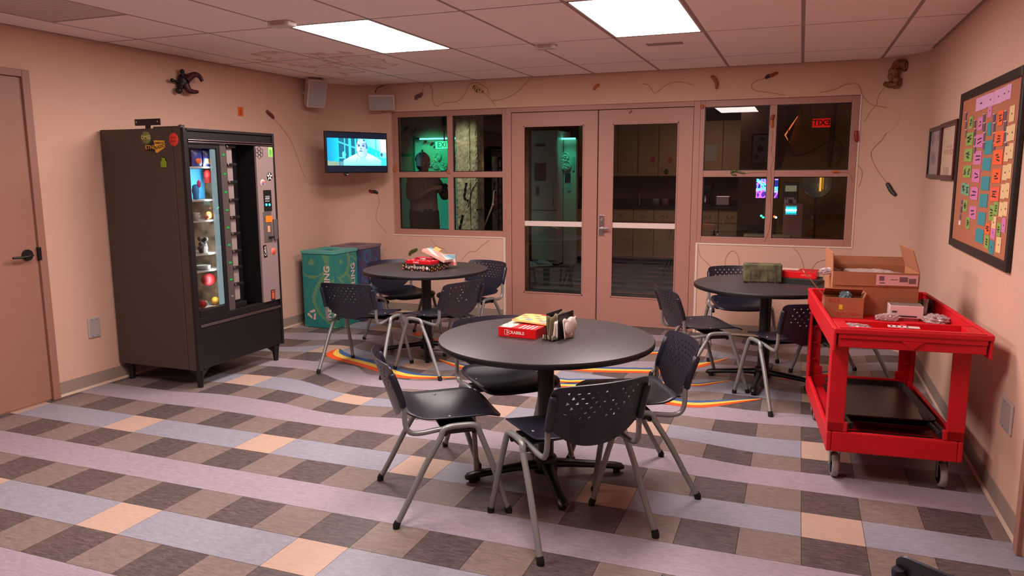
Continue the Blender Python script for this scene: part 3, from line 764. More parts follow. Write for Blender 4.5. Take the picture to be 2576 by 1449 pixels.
for k in range(5):
    a = PI/2+k*2*PI/5
    st.add([(.018*math.cos(a)+.012*math.cos(t*PI/5)*math.cos(a)-.0065*math.sin(t*PI/5)*math.sin(a), .018*math.sin(a)+.012*math.cos(t*PI/5)*math.sin(a)+.0065*math.sin(t*PI/5)*math.cos(a), .0018) for t in range(10)], [tuple(range(10))], col(232, 215, 205), M=M)
tag(st.build('flower_sticker', vm), 'black round sticker with a five-petal white flower')
st = MB(); M = FX(661, 460); disc(st, .026, col(225, 200, 190), M); disc(st, .02, col(225, 140, 100), M, z=.001); disc(st, .014, col(95, 110, 170), M @ Matrix.Translation((0, -.004, 0)), z=.0022)
st.box(-.004, .024, .000, .008, .0035, .004, col(225, 70, 80), M); tag(st.build('planet_sticker', vm), 'small round sticker with a blue ball and red streak')
st = MB(); M = FX(667, 632) @ Matrix.Rotation(.1, 4, 'Z'); st.box(-.019, .019, -.048, .048, 0, .001, black, M)
M2 = M @ Matrix.Rotation(PI/2, 4, 'Z'); text(st, 'Cebu', .034, col(220, 205, 200), M2, .0016, .01); tag(st.build('black_sticker', vm), 'narrow black sticker with white scrawled lettering')
st = MB(); M = FX(688, 632); disc(st, .028, col(235, 105, 90), M)
st.tube([M @ Vector(v) for v in ((-.012, .004, .002), (-.004, -.01, .002), (0, .002, .002), (.012, .012, .002))], .0016, col(190, 60, 60), 5); disc(st, .019, col(225, 92, 82), M, z=.0008); tag(st.build('round_red_sticker', vm), 'round salmon red sticker with a tick mark')
st = MB(); M = FX(687, 742); st.box(-.024, .024, -.042, .042, 0, .001, col(40, 15, 12), M).box(-.016, .016, -.03, .022, .001, .0016, col(190, 80, 50), M).box(-.018, .018, .027, .034, .001, .0016, col(205, 95, 60), M)
tag(st.build('dark_red_sticker', vm), 'small dark card sticker with an orange figure')
st = MB(); M = SY(367, 346); disc(st, .045, col(96, 104, 60), M); disc(st, .04, col(120, 128, 72), M, z=.001)
text(st, 'OMG', .036, col(205, 205, 130), M, .003, .02); tag(st.build('green_round_sticker', vm), 'olive green round sticker with pale lettering')
st = MB(); M = SY(391, 368)
st.add([(-.085, -.028, 0), (.0, -.038, 0), (.0, .042, 0), (-.03, .035, 0), (-.085, .004, 0)], [(0, 1, 2, 3, 4)], black, M=M)
st.add([(-.003, -.038, .0008), (.012, -.045, .0008), (.088, -.006, .0008), (.084, .036, .0008), (-.012, .04, .0008)], [(0, 1, 2, 3, 4)], col(225, 165, 50), M=M)
text(st, 'ETNL', .037, col(225, 165, 50), M @ Matrix.Translation((-.045, -.006, .001)), .001, .015)
text(st, 'COMMUNITY', .0185, black, M @ Matrix.Translation((.038, .021, .001)) @ Matrix.Rotation(.0, 4, 'Z'), .001, .02)
text(st, 'RADIO', .030, black, M @ Matrix.Translation((.042, -.004, .001)) @ Matrix.Rotation(.2, 4, 'Z'), .001, .02)
tag(st.build('radio_sticker', vm), 'yellow and black folded-arrow sticker reading ETNL COMMUNITY RADIO')
st = MB(); M = SY(412, 409); st.ball((0, 0, 0), .036, col(20, 22, 14), 16, (.85, 1.1, .03), M)
st.prism([(-.024, -.032), (.024, -.032), (.026, .006), (.016, .012), (.014, .032), (-.014, .032), (-.016, .012), (-.028, .006)], .001, .002, col(128, 150, 40), M)
tag(st.build('lime_sticker', vm), 'small lime green bottle-shaped sticker')
st = MB(); p = at(437, 351, 'y', VY0-.0006); M = frame((p.x, VY0-.0006, p.z), (1, 0, 0), (0, 0, 1)); disc(st, .044, col(215, 55, 40), M, sx=.92)

for yy, ph in ((.013, 0), (-.011, 2)): st.tube([M @ Vector((-.024+.004*k, yy+.006*math.sin(k*2.1+ph), .0016)) for k in range(12)], .0012, col(120, 20, 20), 4)
tag(st.build('red_round_sticker', vm), 'round bright red sticker with handwriting')
# top bracket, hinge bar and feet
mb = MB(); p0 = at(338, 302, 'y', VY0+.03); p1 = at(403, 311, 'y', VY0+.03)
zc = (p0.z+p1.z)/2
mb.box(p0.x, p1.x, VY0+.03, VY0+.036, zc-.024, zc+.02, blackm); mb.box((p0.x+p1.x)/2-.022, (p0.x+p1.x)/2+.024, VY0+.03, VY0+.036, VZ1, zc-.02, blackm)
br = mb.build('sign_bracket', vm, bevel=.002)
for x in (p0.x+.02, p1.x-.02): MB().cyl((x, VY0+.03, zc), (x, VY0+.026, zc), .006, chrome, 10).build('screw', br)
MB().box(-1.27, -1.03, VY0+.01, VY0+.05, VZ1, VZ1+.012, vbrown).build('hinge_bar', vm, bevel=.003)
MB().box(-1.06, -1.03, VY0+.02, VY0+.05, VZ1+.012, VZ1+.02, vbrown).build('hinge_block', vm, bevel=.003)
for x, y in ((-1.70, VY0+.06), (-1.045, VY0+.045), (-1.045, VY1-.06), (-1.70, VY1-.06)):
    mb = MB(); mb.tube([(x, y, VZ0), (x, y, VZ0-.02), (x, y, .012), (x, y, .001)], [.036, .030, .019, .02], blackm, 10)
    s = 1 if y < 2.2 else -1; q = -1 if x > -1.3 else 1
    mb.prism([(0, 0), (.11, 0), (.03, -.055), (0, -.07)], -.004, .004, blackm, Matrix.Translation((x, y, VZ0)) @ Matrix(((q, 0, 0, 0), (0, 0, 1, 0), (0, 1, 0, 0), (0, 0, 0, 1))))
    mb.prism([(0, 0), (.11, 0), (.03, -.055), (0, -.07)], -.004, .004, blackm, Matrix.Translation((x, y, VZ0)) @ Matrix(((0, 0, 1, 0), (s, 0, 0, 0), (0, 1, 0, 0), (0, 0, 0, 1))))
    mb.build('foot', vm)
# contents
def bag(x, y, z, c, c2, lb, w=.10, h=.125):
    t = thing('snack_bag', lb, 'snack', (x, y, z), 0, 'snack bags on the top carousel shelf')
    vs = []; n = 8
    for s in (1, -1):
        for i in range(n+1):
            for j in range(n+1):
                u, v = i/n*2-1, j/n
                vs.append((x+s*.018*(1-u*u)*math.sin(PI*v)**.6, y+u*w/2*(1-.06*math.sin(v*PI)), z+v*h))
    fs = [(s*(n+1)**2+i*(n+1)+j, s*(n+1)**2+(i+1)*(n+1)+j, s*(n+1)**2+(i+1)*(n+1)+j+1, s*(n+1)**2+i*(n+1)+j+1) for s in (0, 1) for i in range(n) for j in range(n)]
    MB().add(vs, fs, col(*c, .3), True).build('bag', t)
    MB().ball((x+.012, y, z+h*.3), .03, col(*c2, .4), 10, (.3, 1, .7)).build('printed_panel', t)
bag(-1.08, 1.995, 1.546, (60, 70, 150), (225, 110, 50), 'blue snack bag with orange print at the left of the top carousel shelf')
bag(-1.08, 2.10, 1.546, (40, 45, 95), (230, 130, 60), 'dark blue snack bag with orange print at the right of the top carousel shelf')
tag(MB().box(-1.20, -1.19, 2.03, 2.17, 1.316, 1.53, col(70, 165, 215)).build('blue_card', bevel=.002), 'sky blue backing card standing on the second carousel shelf', 'card')
t = thing('toy_figurine', 'bright blue rounded toy with a pink bow on the second carousel shelf', 'toy', (-1.09, 1.975, 1.316))
MB().lathe([(.001, 0), (.022, .003), (.02, .03), (.026, .06), (.02, .095), (.008, .105), (.001, .107)], col(40, 160, 235), 16, (-1.09, 1.975, 1.316)).build('body', t)
MB().ball((-1.07, 1.99, 1.425), .018, col(230, 60, 130), 10, (.5, 1, 1.5)).build('bow', t)
tag(MB().ball((-1.12, 2.13, 1.49), .03, col(190, 40, 35), 10, (.8, 1, 1.1)).box(-1.14, -1.10, 2.115, 2.145, 1.43, 1.47, col(150, 40, 30)).build('red_toy'), 'red toy hanging at the right of the second carousel shelf', 'toy')
t = thing('mug', 'small pale mug at the left of the middle carousel shelf', 'mug', (-1.09, 1.965, 1.171))
MB().lathe([(.001, .001), (.02, .001), (.023, .055), (.020, .055), (.018, .006), (.001, .006)], white, 16, (-1.09, 1.965, 1.171)).build('cup', t)
MB().tube([(-1.067, 1.965, 1.215), (-1.052, 1.965, 1.21), (-1.052, 1.965, 1.19), (-1.068, 1.965, 1.185)], .003, white, 6).build('handle', t)
tag(MB().ball((-1.09, 2.085, 1.202), .03, col(225, 120, 40), 10, (.7, 1, .9)).ball((-1.08, 2.055, 1.19), .018, col(200, 90, 30), 8).build('orange_toy'), 'lumpy orange toy at the right of the third carousel shelf', 'toy')
mb = MB(); rr = random.Random(5)
for k in range(9): mb.ball((-1.12+rr.uniform(-.02, .02), 2.04+rr.uniform(-.03, .03), .95+rr.uniform(0, .09)), .018, col(55, 52, 50), 8)
tag(mb.build('dark_trinket'), 'dark knobbly trinket on the fourth carousel shelf', 'trinket')
t = thing('paper_toy', 'white and grey folded paper toy in the middle of the fourth carousel shelf', 'toy', (-1.08, 2.02, .936))
M = Matrix.Translation((-1.08, 2.02, .936))
MB().prism([(-.02, 0), (.02, 0), (.016, .05), (-.016, .05)], -.002, .002, col(200, 195, 185), M @ frame((0, 0, 0), (0, 1, 0), (0, 0, 1))).build('front_flap', t)
MB().prism([(-.014, .02), (.03, .03), (.02, .075), (-.004, .06)], -.006, -.003, col(110, 110, 115), M @ frame((0, 0, 0), (0, 1, 0), (0, 0, 1))).build('rear_flap', t)
tag(MB().lathe([(.001, 0), (.05, .004), (.055, .03), (.052, .03), (.047, .008), (.001, .006)], mat('clear_grey_plastic', (170, 165, 158), .2), 18, (-1.13, 2.035, .816)).build('plastic_dish'), 'shallow grey plastic dish on the fifth carousel shelf', 'dish')
tag(MB().ball((-1.13, 2.085, .735), .06, col(150, 22, 26), 12, (.6, 1.1, .75)).build('red_bundle'), 'dark red fabric bundle hanging above the bottom carousel shelf', 'bundle')
t = thing('tomato_toy', 'red ball with a pale patch at the left of the bottom carousel shelf', 'toy', (-1.09, 1.965, .546))
MB().ball((-1.09, 1.965, .576), .03, col(195, 50, 40), 12).build('ball', t); MB().ball((-1.078, 1.985, .58), .02, col(215, 190, 160), 8, (.8, .8, 1)).build('patch', t)
tag(MB().ball((-1.11, 2.115, .575), .03, col(215, 150, 40), 10).build('yellow_ball'), 'amber yellow ball at the right of the bottom carousel shelf', 'toy')

# =================================================================== BINS
def bin_(name, label, x0, x1, y0, y1, h, body, sw, sw2, lidc, txt, seed):
    t = thing(name, label, 'bin', ((x0+x1)/2, (y0+y1)/2, 0), 0, 'square printed waste bins')
    def swirl(u, v, asp, s):
        x = u*asp+s; y = v*1.9
        r1 = math.hypot(x-s-.3*asp, y-1.7); q = math.sin(r1*17+1.6*math.sin(x*2.6)+.9*math.sin(y*3.1+s))
        q2 = math.sin(x*5+2.4*math.sin(y*2.3+s)+y*2.2)
        if q > .6 and r1 < .42: return sw
        if abs(q2-.55) < .22 and (y < 1.2 or r1 > .42): return sw
        if q2 > .8 or -.6 < q2 < -.35: return sw2
        return body
    th = .012; e = .0
    mb = MB(); bm = col(*body, .5)
    mb.box(x0, x1, y0, y1, .004, h-.03, bm)
    mb.cols = [(*lin(body), 1)]*len(mb.f)
    picture(mb, x1-x0-.004, h-.04, 26, 52, lambda u, v: swirl(u, v, .95, seed), frame(((x0+x1)/2, y0-.0006, (h-.03)/2), (1, 0, 0), (0, 0, 1)))
    picture(mb, y1-y0-.004, h-.04, 26, 52, lambda u, v: swirl(u, v, .95, seed+2), frame((x1+.0006, (y0+y1)/2, (h-.03)/2), (0, 1, 0), (0, 0, 1)))
    mb.build('body', t)
    mb = MB(); lm = col(*lidc, .45); a, b, c, d = x0+.09, x1-.09, y0+.10, y1-.10; o = .008
    mb.box(x0-o, a, y0-o, y1+o, h-.03, h, lm); mb.box(b, x1+o, y0-o, y1+o, h-.03, h, lm); mb.box(a, b, y0-o, c, h-.03, h, lm); mb.box(a, b, d, y1+o, h-.03, h, lm)
    mb.build('lid', t, bevel=.003)
    MB().box(a, b, c, d, h-.029, h-.02, col(8, 8, 8)).build('opening', t)
    for (M, nm) in ((frame(((x0+x1)/2+.10, y0-.0016, .36), (0, 0, 1), (-1, 0, 0)), 'lettering'), (frame((x1+.0016, (y0+y1)/2+.12, .36), (0, 0, 1), (0, -1, 0)), 'lettering')):
        mb = MB(); text(mb, txt, .095, col(222, 186, 174), M, .0004, .02); mb.build(nm, t)
    return t
b1 = bin_('recycling_bin', 'teal square bin with swirl print and vertical RECYCLING lettering', -1.64, -1.275, 3.875, 4.275, .755, (30, 124, 122), (92, 142, 100), (40, 132, 116), (78, 160, 148), 'RECYCLING', .3)
b2 = bin_('landfill_bin', 'dark blue square bin with swirl print standing behind the teal bin', -1.60, -1.255, 4.31, 4.70, .762, (60, 58, 92), (40, 90, 128), (72, 62, 100), (120, 100, 108), 'LANDFILL', 1.7)
mb = MB(); M = frame((-1.545, 3.8735, .13), (1, 0, 0), (0, 0, 1))
for k in range(3):
    Rk = M @ Matrix.Rotation(k*2*PI/3, 4, 'Z')
    mb.add([(-.030, .028, .0005), (.026, .028, .0005), (.026, .040, .0005), (.046, .017, .0005), (.026, -.004, .0005), (.026, .008, .0005), (-.012, .006, .0005)], [(0, 6, 5, 1), (2, 3, 4)], col(222, 186, 174), M=Rk @ Matrix.Translation((0, .012, 0)) @ Matrix.Rotation(-PI/3*0+.35, 4, 'Z'))
mb.build('recycling_symbol', b1)

# =================================================================== TELEVISION AND SPEAKERS
tvc = Vector((-1.247, 4.314, 1.694)); ang = -.389
nrm = Vector((math.cos(ang), math.sin(ang), 0)); rgt = Vector((-math.sin(ang), math.cos(ang), 0)); TM = frame(tvc, rgt, (0, 0, 1))
tv = thing('television', 'flat television on a wall arm in the corner, showing a bald man in white', 'television', tuple(tvc))
MB().box(-.365, .365, -.199, .199, -.03, 0, black, TM).build('casing', tv, bevel=.005)
MB().box(-.16, .16, -.12, .12, -.06, -.03, black, TM).build('rear_housing', tv, bevel=.01)
def ell(u, v, cx, cy, rx, ry): return ((u-cx)/rx)**2+((v-cy)/ry)**2 < 1
def mixc(a, b, t): t = max(0, min(1, t)); return tuple(a[k]+(b[k]-a[k])*t for k in range(3))
def tvpic(u, v):
    c = (20, 175, 235)
    if u < .19:
        c = mixc((0, 150, 232), (10, 205, 255), u/.19)
        if v < .17-.2*u: c = (140, 165, 140)
    elif u < .50:
        c = (10, 105, 135)
        for a, w_ in ((.285, .018), (.37, .045), (.47, .022)):
            if abs(u-a) < w_/2: c = (60, 215, 250)
        if abs(v-(.86-.75*(u-.19))) < .03: c = (70, 205, 250)
        if abs(v-.28) < .03 and u < .29: c = (80, 235, 250)
        if ell(u, v, .27, .4, .03, .12): c = (90, 240, 255)
        if v < .15 and u > .2: c = (90, 150, 165)
    else:
        c = mixc((90, 250, 250), (215, 255, 250), (u-.6)/.4*(v))
        if .64 < u < .88 and v < .62-(u-.66)*.9+.12 and v > .32: c = (20, 225, 250)
        if .80 < u < .83: c = (60, 220, 245)
        if u > .9 and v > .5: c = (240, 255, 252)
        if v < .3 and u > .8: c = (60, 225, 240)
        if ell(u, v, .915, .42, .02, .07): c = (40, 110, 140)
    # shoulders and coat
    sh = .52-.9*abs(u-.58)**1.25*1.5 if u < .58 else .52-.9*abs(u-.58)**1.3*1.5
    if v < sh and .26 < u < .90:
        c = mixc((120, 250, 250), (225, 255, 255), v*2.6)
        if abs((u-.47)-.16*(v-.12)) < .006 and .08 < v < .3: c = (90, 200, 195)
        if ell(u, v, .59, .22, .055, .14): c = (150, 250, 250)
        if abs(u-.705)*3+abs(v-.385)*6 < .06: c = (150, 190, 200)
    if ell(u, v, .575, .42, .085, .12): c = (140, 185, 250)
    if ell(u, v, .575, .66, .094, .345):
        c = mixc((205, 240, 250), (150, 185, 235), (u-.50)/.17)
        if ell(u, v, .522, .74, .022, .038) or ell(u, v, .60, .74, .026, .038): c = (110, 140, 190)
        if ell(u, v, .524, .74, .010, .018) or ell(u, v, .602, .74, .011, .018): c = (30, 45, 90)
        if abs(v-.80-.2*(u-.555)) < .011 and (.49 < u < .53 or .575 < u < .64): c = (90, 110, 160)
        if ell(u, v, .555, .625, .015, .022): c = (70, 95, 150)
        if ell(u, v, .555, .535, .032, .022): c = (80, 110, 165)
        if ell(u, v, .555, .525, .02, .006): c = (40, 60, 120)
        if u > .60 and v > .72+.2: c = (60, 110, 150)
        if u > .645 and v > .62: c = (60, 120, 160)
    return c
mb = MB(); picture(mb, .70, .262, 112, 46, tvpic, TM @ Matrix.Translation((0, .004, 0)), attrmat('screen_picture', .62), .0012)
dk = glow('screen_letterbox', (8, 24, 44), .5)
mb.box(-.352, .352, .136, .188, 0, .0012, dk, TM); mb.box(-.352, .352, -.186, -.128, 0, .0012, dk, TM)
while len(mb.cols) < len(mb.f): mb.cols.append((0, 0, 0, 1))
mb.build('screen', tv)
MB().ball((-.135, -.21, -.012), .028, black, 14, (1, .55, .6), TM).ball((-.13, -.212, .004), .010, white, 10, (1, .6, .4), TM).build('sensor_bump', tv)
MB().tube([tvc-nrm*.05, tvc-nrm*.16+rgt*.02, Vector((-1.63, 4.66, 1.69))], .018, blackm, 8).box(-.06, .06, -.1, .1, -.075, -.06, blackm, TM).build('wall_arm', tv)

spk = mat('speaker_white', (205, 190, 186), .5); grl = mat('speaker_grille', (176, 164, 165), .6, bump=1., bscale=900)
def speaker(lb, c, f, u, w_, h_, d_, wall):
    f = Vector(f).normalized(); u = Vector(u); r_ = u.cross(f).normalized(); u = f.cross(r_).normalized()
    M = Matrix((r_, u, f)).transposed().to_4x4(); M.translation = Vector(c)
    t = thing('wall_speaker', lb, 'speaker', tuple(c), 0, 'white wall speakers')
    a, b = w_/2, w_*.36
    MB().add([(-a, -h_/2, 0), (a, -h_/2, 0), (b, -h_/2, -d_), (-b, -h_/2, -d_), (-a, h_/2, 0), (a, h_/2, 0), (b, h_/2, -d_), (-b, h_/2, -d_)],
             [(0, 1, 2, 3)[::-1], (4, 5, 6, 7), (0, 1, 5, 4), (1, 2, 6, 5), (2, 3, 7, 6), (3, 0, 4, 7)], spk, M=M).build('cabinet', t, bevel=.012)
    MB().box(-a+.012, a-.012, -h_/2+.012, h_/2-.012, 0, .007, grl, M).build('grille', t, bevel=.004)
    MB().tube([M @ Vector((0, 0, -d_+.01)), Vector(wall)], .014, spk, 8).build('bracket', t)
    return t
speaker('white box speaker tilted down on the left wall, beside the ceiling corner', (-1.56, 4.13, 2.25), (.80, -.5, -.33), (0, 0, 1), .19, .27, .16, (XL+.005, 4.17, 2.27))
p = at(960, 259, 'y', 4.70)
speaker('white box speaker lying sideways above the television on the back wall', tuple(p), (.32, -.9, -.28), (0, 0, 1), .27, .155, .13, (p.x-.06, YF-.004, p.z+.02))
def cable(name, lb, pts, ax, val, r=.004, m=black):
    q = [at(x, y, ax, val) for x, y in pts]; return tag(MB().tube(cat(q, 6), r, m, 6).build(name), lb, 'cable')
cable('speaker_cable', 'thin black cable rising from the sideways speaker to the ceiling', [(943, 238), (946, 226), (953, 219), (965, 216)], 'y', YF-.04)
cable('ceiling_cable', 'dark cable running along the ceiling edge in the rounded left corner', [(790, 203), (800, 208), (830, 216), (870, 219), (915, 218)], 'z', H-.012, .005)

# =================================================================== WALL PLATES, SIGNS
def plate(lb, ax, val, px0, py0, px1, py1, s):
    y0, y1, z0, z1 = rect(ax, val, px0, py0, px1, py1)
    t = thing('blank_wall_plate', lb, 'wall plate', (val, (y0+y1)/2, z0), 0, 'metal wall plates')
    MB().box(min(val, val+s*.012), max(val, val+s*.012), y0, y1, z0, z1, mat('brushed_plate', (200, 190, 186), .35, .35)).build('plate', t, bevel=.009, seg=3)
    yc = (y0+y1)/2
    for z, dy in ((z0+.014, -.02), (z1-.014, .02), (z0+.014, .02), (z1-.014, -.02)):
        MB().cyl((val+s*.010, yc+dy, z), (val+s*.0145, yc+dy, z), .004, greyleg, 8).build('screw', t)
plate('grey metal cover plate low on the left wall between the door and vending machine', 'x', XL, 220, 798, 250, 849, 1)
plate('grey metal cover plate low on the right wall near the doorway', 'x', XR, 2523, 1003, 2551, 1088, -1)
y0, y1, z0, z1 = rect('x', XL, 598, 269, 612, 292)
mb = MB().box(XL, XL+.002, y0, y1, z0, z1, col(225, 105, 40)); M = frame((XL+.002, (y0+y1)/2, (z0+z1)/2), (0, 1, 0), (0, 0, 1))
for k in range(4): mb.box(-.017, .017, .008-k*.012, .013-k*.012, 0, .0006, col(120, 40, 20), M)
mb.box(-.003, .003, .022, .034, 0, .0006, col(120, 40, 20), M)
tag(mb.build('orange_notice'), 'small orange notice stuck on the left wall above the vending machine', 'sign')

# pictures on the right wall
def framed(lb, px0, py0, px1, py1, fc, pic, dep):
    y0, y1, z0, z1 = rect('x', XR-.01, px0, py0, px1, py1)
    t = thing('framed_picture', lb, 'picture', (XR, (y0+y1)/2, z0), 0, 'framed pictures on the right wall')
    fw = .028; m = col(*fc, .3)
    for a in ((y0, y0+fw, z0, z1), (y1-fw, y1, z0, z1), (y0+fw, y1-fw, z0, z0+fw), (y0+fw, y1-fw, z1-fw, z1)): MB().box(XR-dep, XR, a[0], a[1], a[2], a[3], m).build('frame_rail', t, bevel=.004)
    mb = MB(); mb.cols = []
    picture(mb, y1-y0-2*fw, z1-z0-2*fw, 24, 36, pic, frame((XR-dep*.35, (y0+y1)/2, (z0+z1)/2), (0, -1, 0), (0, 0, 1))); mb.build('print', t)
    return t
def pic1(u, v): return (168, 150, 150) if math.sin(u*9+v*4)+math.sin(v*13) > -.6 else (140, 126, 130)
def pic2(u, v):
    c = (206, 176, 152)
    if ell(u, v, .5, .5, .32, .12) and math.sin(u*60)*math.sin(v*70) > .2: c = (165, 120, 110)
    if v < .16 and .2 < u < .6 and math.sin(u*80) > 0: c = (150, 110, 100)
    return c
framed('black framed grey picture, the left one of the two on the right wall', 2337, 320, 2367, 449, (24, 22, 24), pic1, .02)
framed('dark red-brown framed pale picture, nearer one beside the corkboard', 2368, 307, 2408, 452, (70, 24, 22), pic2, .028)

# corkboard
cy0, cy1, cz0, cz1 = 1.70, 3.10, 1.045, 1.945
t = thing('cork_board', 'large black framed corkboard on the right wall, covered with coloured paper slips', 'corkboard', (XR, (cy0+cy1)/2, cz0))
fw = .045; fm = col(34, 26, 24, .45)
for a in ((cy0, cy0+fw, cz0, cz1), (cy1-fw, cy1, cz0, cz1), (cy0+fw, cy1-fw, cz0, cz0+fw), (cy0+fw, cy1-fw, cz1-fw, cz1)): MB().box(XR-.022, XR, a[0], a[1], a[2], a[3], fm).build('frame_rail', t, bevel=.004)
CKX = XR-.012
MB().box(CKX, XR-.002, cy0+fw-.002, cy1-fw+.002, cz0+fw-.002, cz1-fw+.002, mat('cork', (176, 108, 78), .85, vary=.12, vscale=120, bump=.3, bscale=200)).build('cork_sheet', t)
NC = {'g': (134, 170, 78), 'p': (204, 120, 168), 'l': (212, 160, 196), 't': (58, 142, 150), 'o': (240, 100, 44), 'r': (232, 96, 70), 'c': (226, 192, 140), 'b': (96, 80, 100), 'w': (222, 205, 205), 'm': (112, 168, 130)}
NW = {'g': 'green', 'p': 'pink', 'l': 'lilac', 't': 'teal', 'o': 'orange', 'r': 'salmon', 'c': 'cream', 'b': 'dark printed', 'w': 'white', 'm': 'mint green'}
A = lambda x, y: (2390+.17936*x, 170+.17936*y)
B_ = lambda x, y: (2380+.2002*x, 400+.2002*y)
NOTES = []
def nt(f, x0, y0, x1, y1, c, wh, ink=2): NOTES.append((*f(x0, y0), *f(x1, y1), c, wh, ink))
for k, (a, b, c_, d) in enumerate(((368, 400, 518, 600), (522, 350, 618, 550), (622, 300, 730, 515), (734, 260, 795, 475), (798, 225, 860, 450))): nt(A, a, b, c_, d, 'l', ('leftmost', 'second', 'third', 'fourth', 'rightmost')[k]+' in the header row across the top', 1)
nt(A, 530, 505, 588, 705, 'p', 'hanging just under the lilac header row', 1)
ordn = ['top', 'second', 'third', 'fourth', 'fifth', 'sixth', 'seventh', 'eighth']
def colm(f_list, c, where, ink=2):
    for k, (f, a, b, c_, d, *cc) in enumerate(f_list): nt(f, a, b, c_, d, cc[0] if cc else c, '%s in the %s' % (ordn[k] if k < len(ordn)-0 else 'last', where), ink)
colm([(A, 268, 680, 320, 865), (A, 230, 905, 325, 1100), (A, 205, 1130, 312, 1325), (B_, 215, 80, 262, 240), (B_, 262, 75, 312, 240), (B_, 195, 290, 245, 450, 'm'), (B_, 243, 310, 290, 470, 'm')], 'g', 'leftmost green column', 4)
nt(B_, 215, 510, 265, 665, 'g', 'lower left of the board, beside the dark strip', 4); nt(B_, 250, 725, 295, 885, 'g', 'lowest green slip at the left of the board', 4)
colm([(A, 392, 690, 458, 885), (A, 352, 930, 462, 1130), (A, 330, 1165, 440, 1370), (B_, 330, 120, 425, 300), (B_, 308, 345, 400, 520), (B_, 290, 585, 380, 760)], 'p', 'pink column of the board', 2)
colm([(A, 522, 765, 578, 960), (A, 482, 1015, 592, 1225), (A, 455, 1260, 570, 1449), (B_, 442, 212, 545, 400), (B_, 420, 432, 520, 615), (B_, 398, 660, 495, 840), (B_, 368, 868, 468, 1060)], 't', 'teal column of the board', 0)
colm([(A, 675, 595, 745, 820), (A, 628, 885, 752, 1110), (A, 610, 1145, 740, 1370), (B_, 580, 118, 685, 310), (B_, 560, 345, 668, 540, 'r')], 'o', 'orange column of the board', 3)
colm([(A, 835, 525, 905, 768), (A, 785, 810, 850, 1045), (A, 765, 1095, 826, 1325), (B_, 710, 70, 772, 275), (B_, 688, 305, 745, 510), (B_, 665, 535, 718, 738)], 'c', 'inner cream column of the board', 1)
colm([(A, 850, 785, 912, 1030), (A, 826, 1050, 890, 1285), (B_, 768, 50, 822, 255), (B_, 745, 292, 796, 500), (B_, 718, 530, 770, 725)], 'c', 'outer cream column of the board', 1)
for a, b, c_, d, k, w_ in ((545, 570, 605, 780, 'g', 'slanted, left of the lower green pair'), (600, 530, 655, 710, 'g', 'slanted, right of the lower green pair'), (575, 712, 630, 880, 'c', 'just under the lower green pair'),
    (490, 800, 552, 950, 'o', 'small, beside the lowest teal slip'), (560, 840, 620, 1015, 'p', 'low on the board between orange and green'), (640, 795, 690, 980, 'g', 'low right of the board beside a pink one'),
    (700, 730, 750, 935, 'p', 'at the right edge of the board, low down'), (485, 950, 540, 1135, 'g', 'bottom one under the small orange slip'), (540, 1015, 600, 1205, 't', 'small one at the bottom of the board'), (628, 970, 690, 1190, 'c', 'lowest cream slip at the bottom right')):
    nt(B_, a, b, c_, d, k, w_, 3 if k in 'go' else 1)
for ci, (x0, x1, ys) in enumerate(((222, 240, (625, 745, 865, 990)), (345, 366, (735, 850, 975, 1100, 1215)), (470, 498, (645, 770, 905, 1040, 1160)), (612, 640, (645, 770, 910, 1050, 1180)), (762, 796, (600, 745, 895, 1045, 1180)))):
    for k in range(len(ys)-1): nt(A, x0-6+ci*0, ys[k]+6, x1-4, ys[k+1]-6, 'b', '%s piece of the %s narrow dark strip' % (ordn[k], ('first', 'second', 'third', 'fourth', 'fifth')[ci]), 5)
for a, b, c_, d, k, w_ in ((192, 515, 208, 570, 'b', 'upper of three at the far lower left'), (182, 590, 200, 680, 'b', 'middle of three at the far lower left'), (170, 695, 190, 765, 'b', 'lower of three at the far lower left'), (158, 770, 184, 832, 'w', 'bottom of the strip at the far lower left')): nt(B_, a, b, c_, d, k, w_, 0)
inkm = col(60, 35, 50)
ri = random.Random(11)
for x0, y0_, x1, y1_, c, wh, ink in NOTES:
    py = (y0_+y1_)/2
    a, b, z0, z1 = rect('x', CKX-.001, x0, y0_, x1, y1_)
    cyy, cz = (a+b)/2, (z0+z1)/2; hw, hh = (b-a)/2, (z1-z0)/2
    hh *= .92
    M = frame((CKX-.0006-ri.random()*.001, cyy, cz), (0, -1, 0), (0, 0, 1)) @ Matrix.Rotation(ri.uniform(-.03, .03), 4, 'Z')
    mb = MB().box(-hw, hw, -hh, hh, 0, .0009, col(*NC[c], .8), M)
    if ink == 5:
        mb.box(-hw*1.3, hw*.9, hh*.98, hh*1.14, .0009, .0015, col(222, 205, 198), M)
    elif ink:
        n = {1: 1, 2: 2, 3: 3, 4: 4}[ink]
        for k in range(n):
            yy = hh*(.55-1.1*(k+.5)/n); ww = hw*ri.uniform(.25, .6)
            xx = ri.uniform(-.2, .2)*hw
            mb.box(xx-ww*(.35 if ink == 1 else 1), xx+ww*(.35 if ink == 1 else 1), yy-.0035, yy+.0035, .0009, .0014, inkm, M @ Matrix.Rotation(ri.uniform(-.12, .12), 4, 'Z'))
    tag(mb.build('paper_slip'), '%s paper slip on the corkboard, %s' % (NW[c], wh), 'paper slip', 'paper slips pinned on the corkboard')

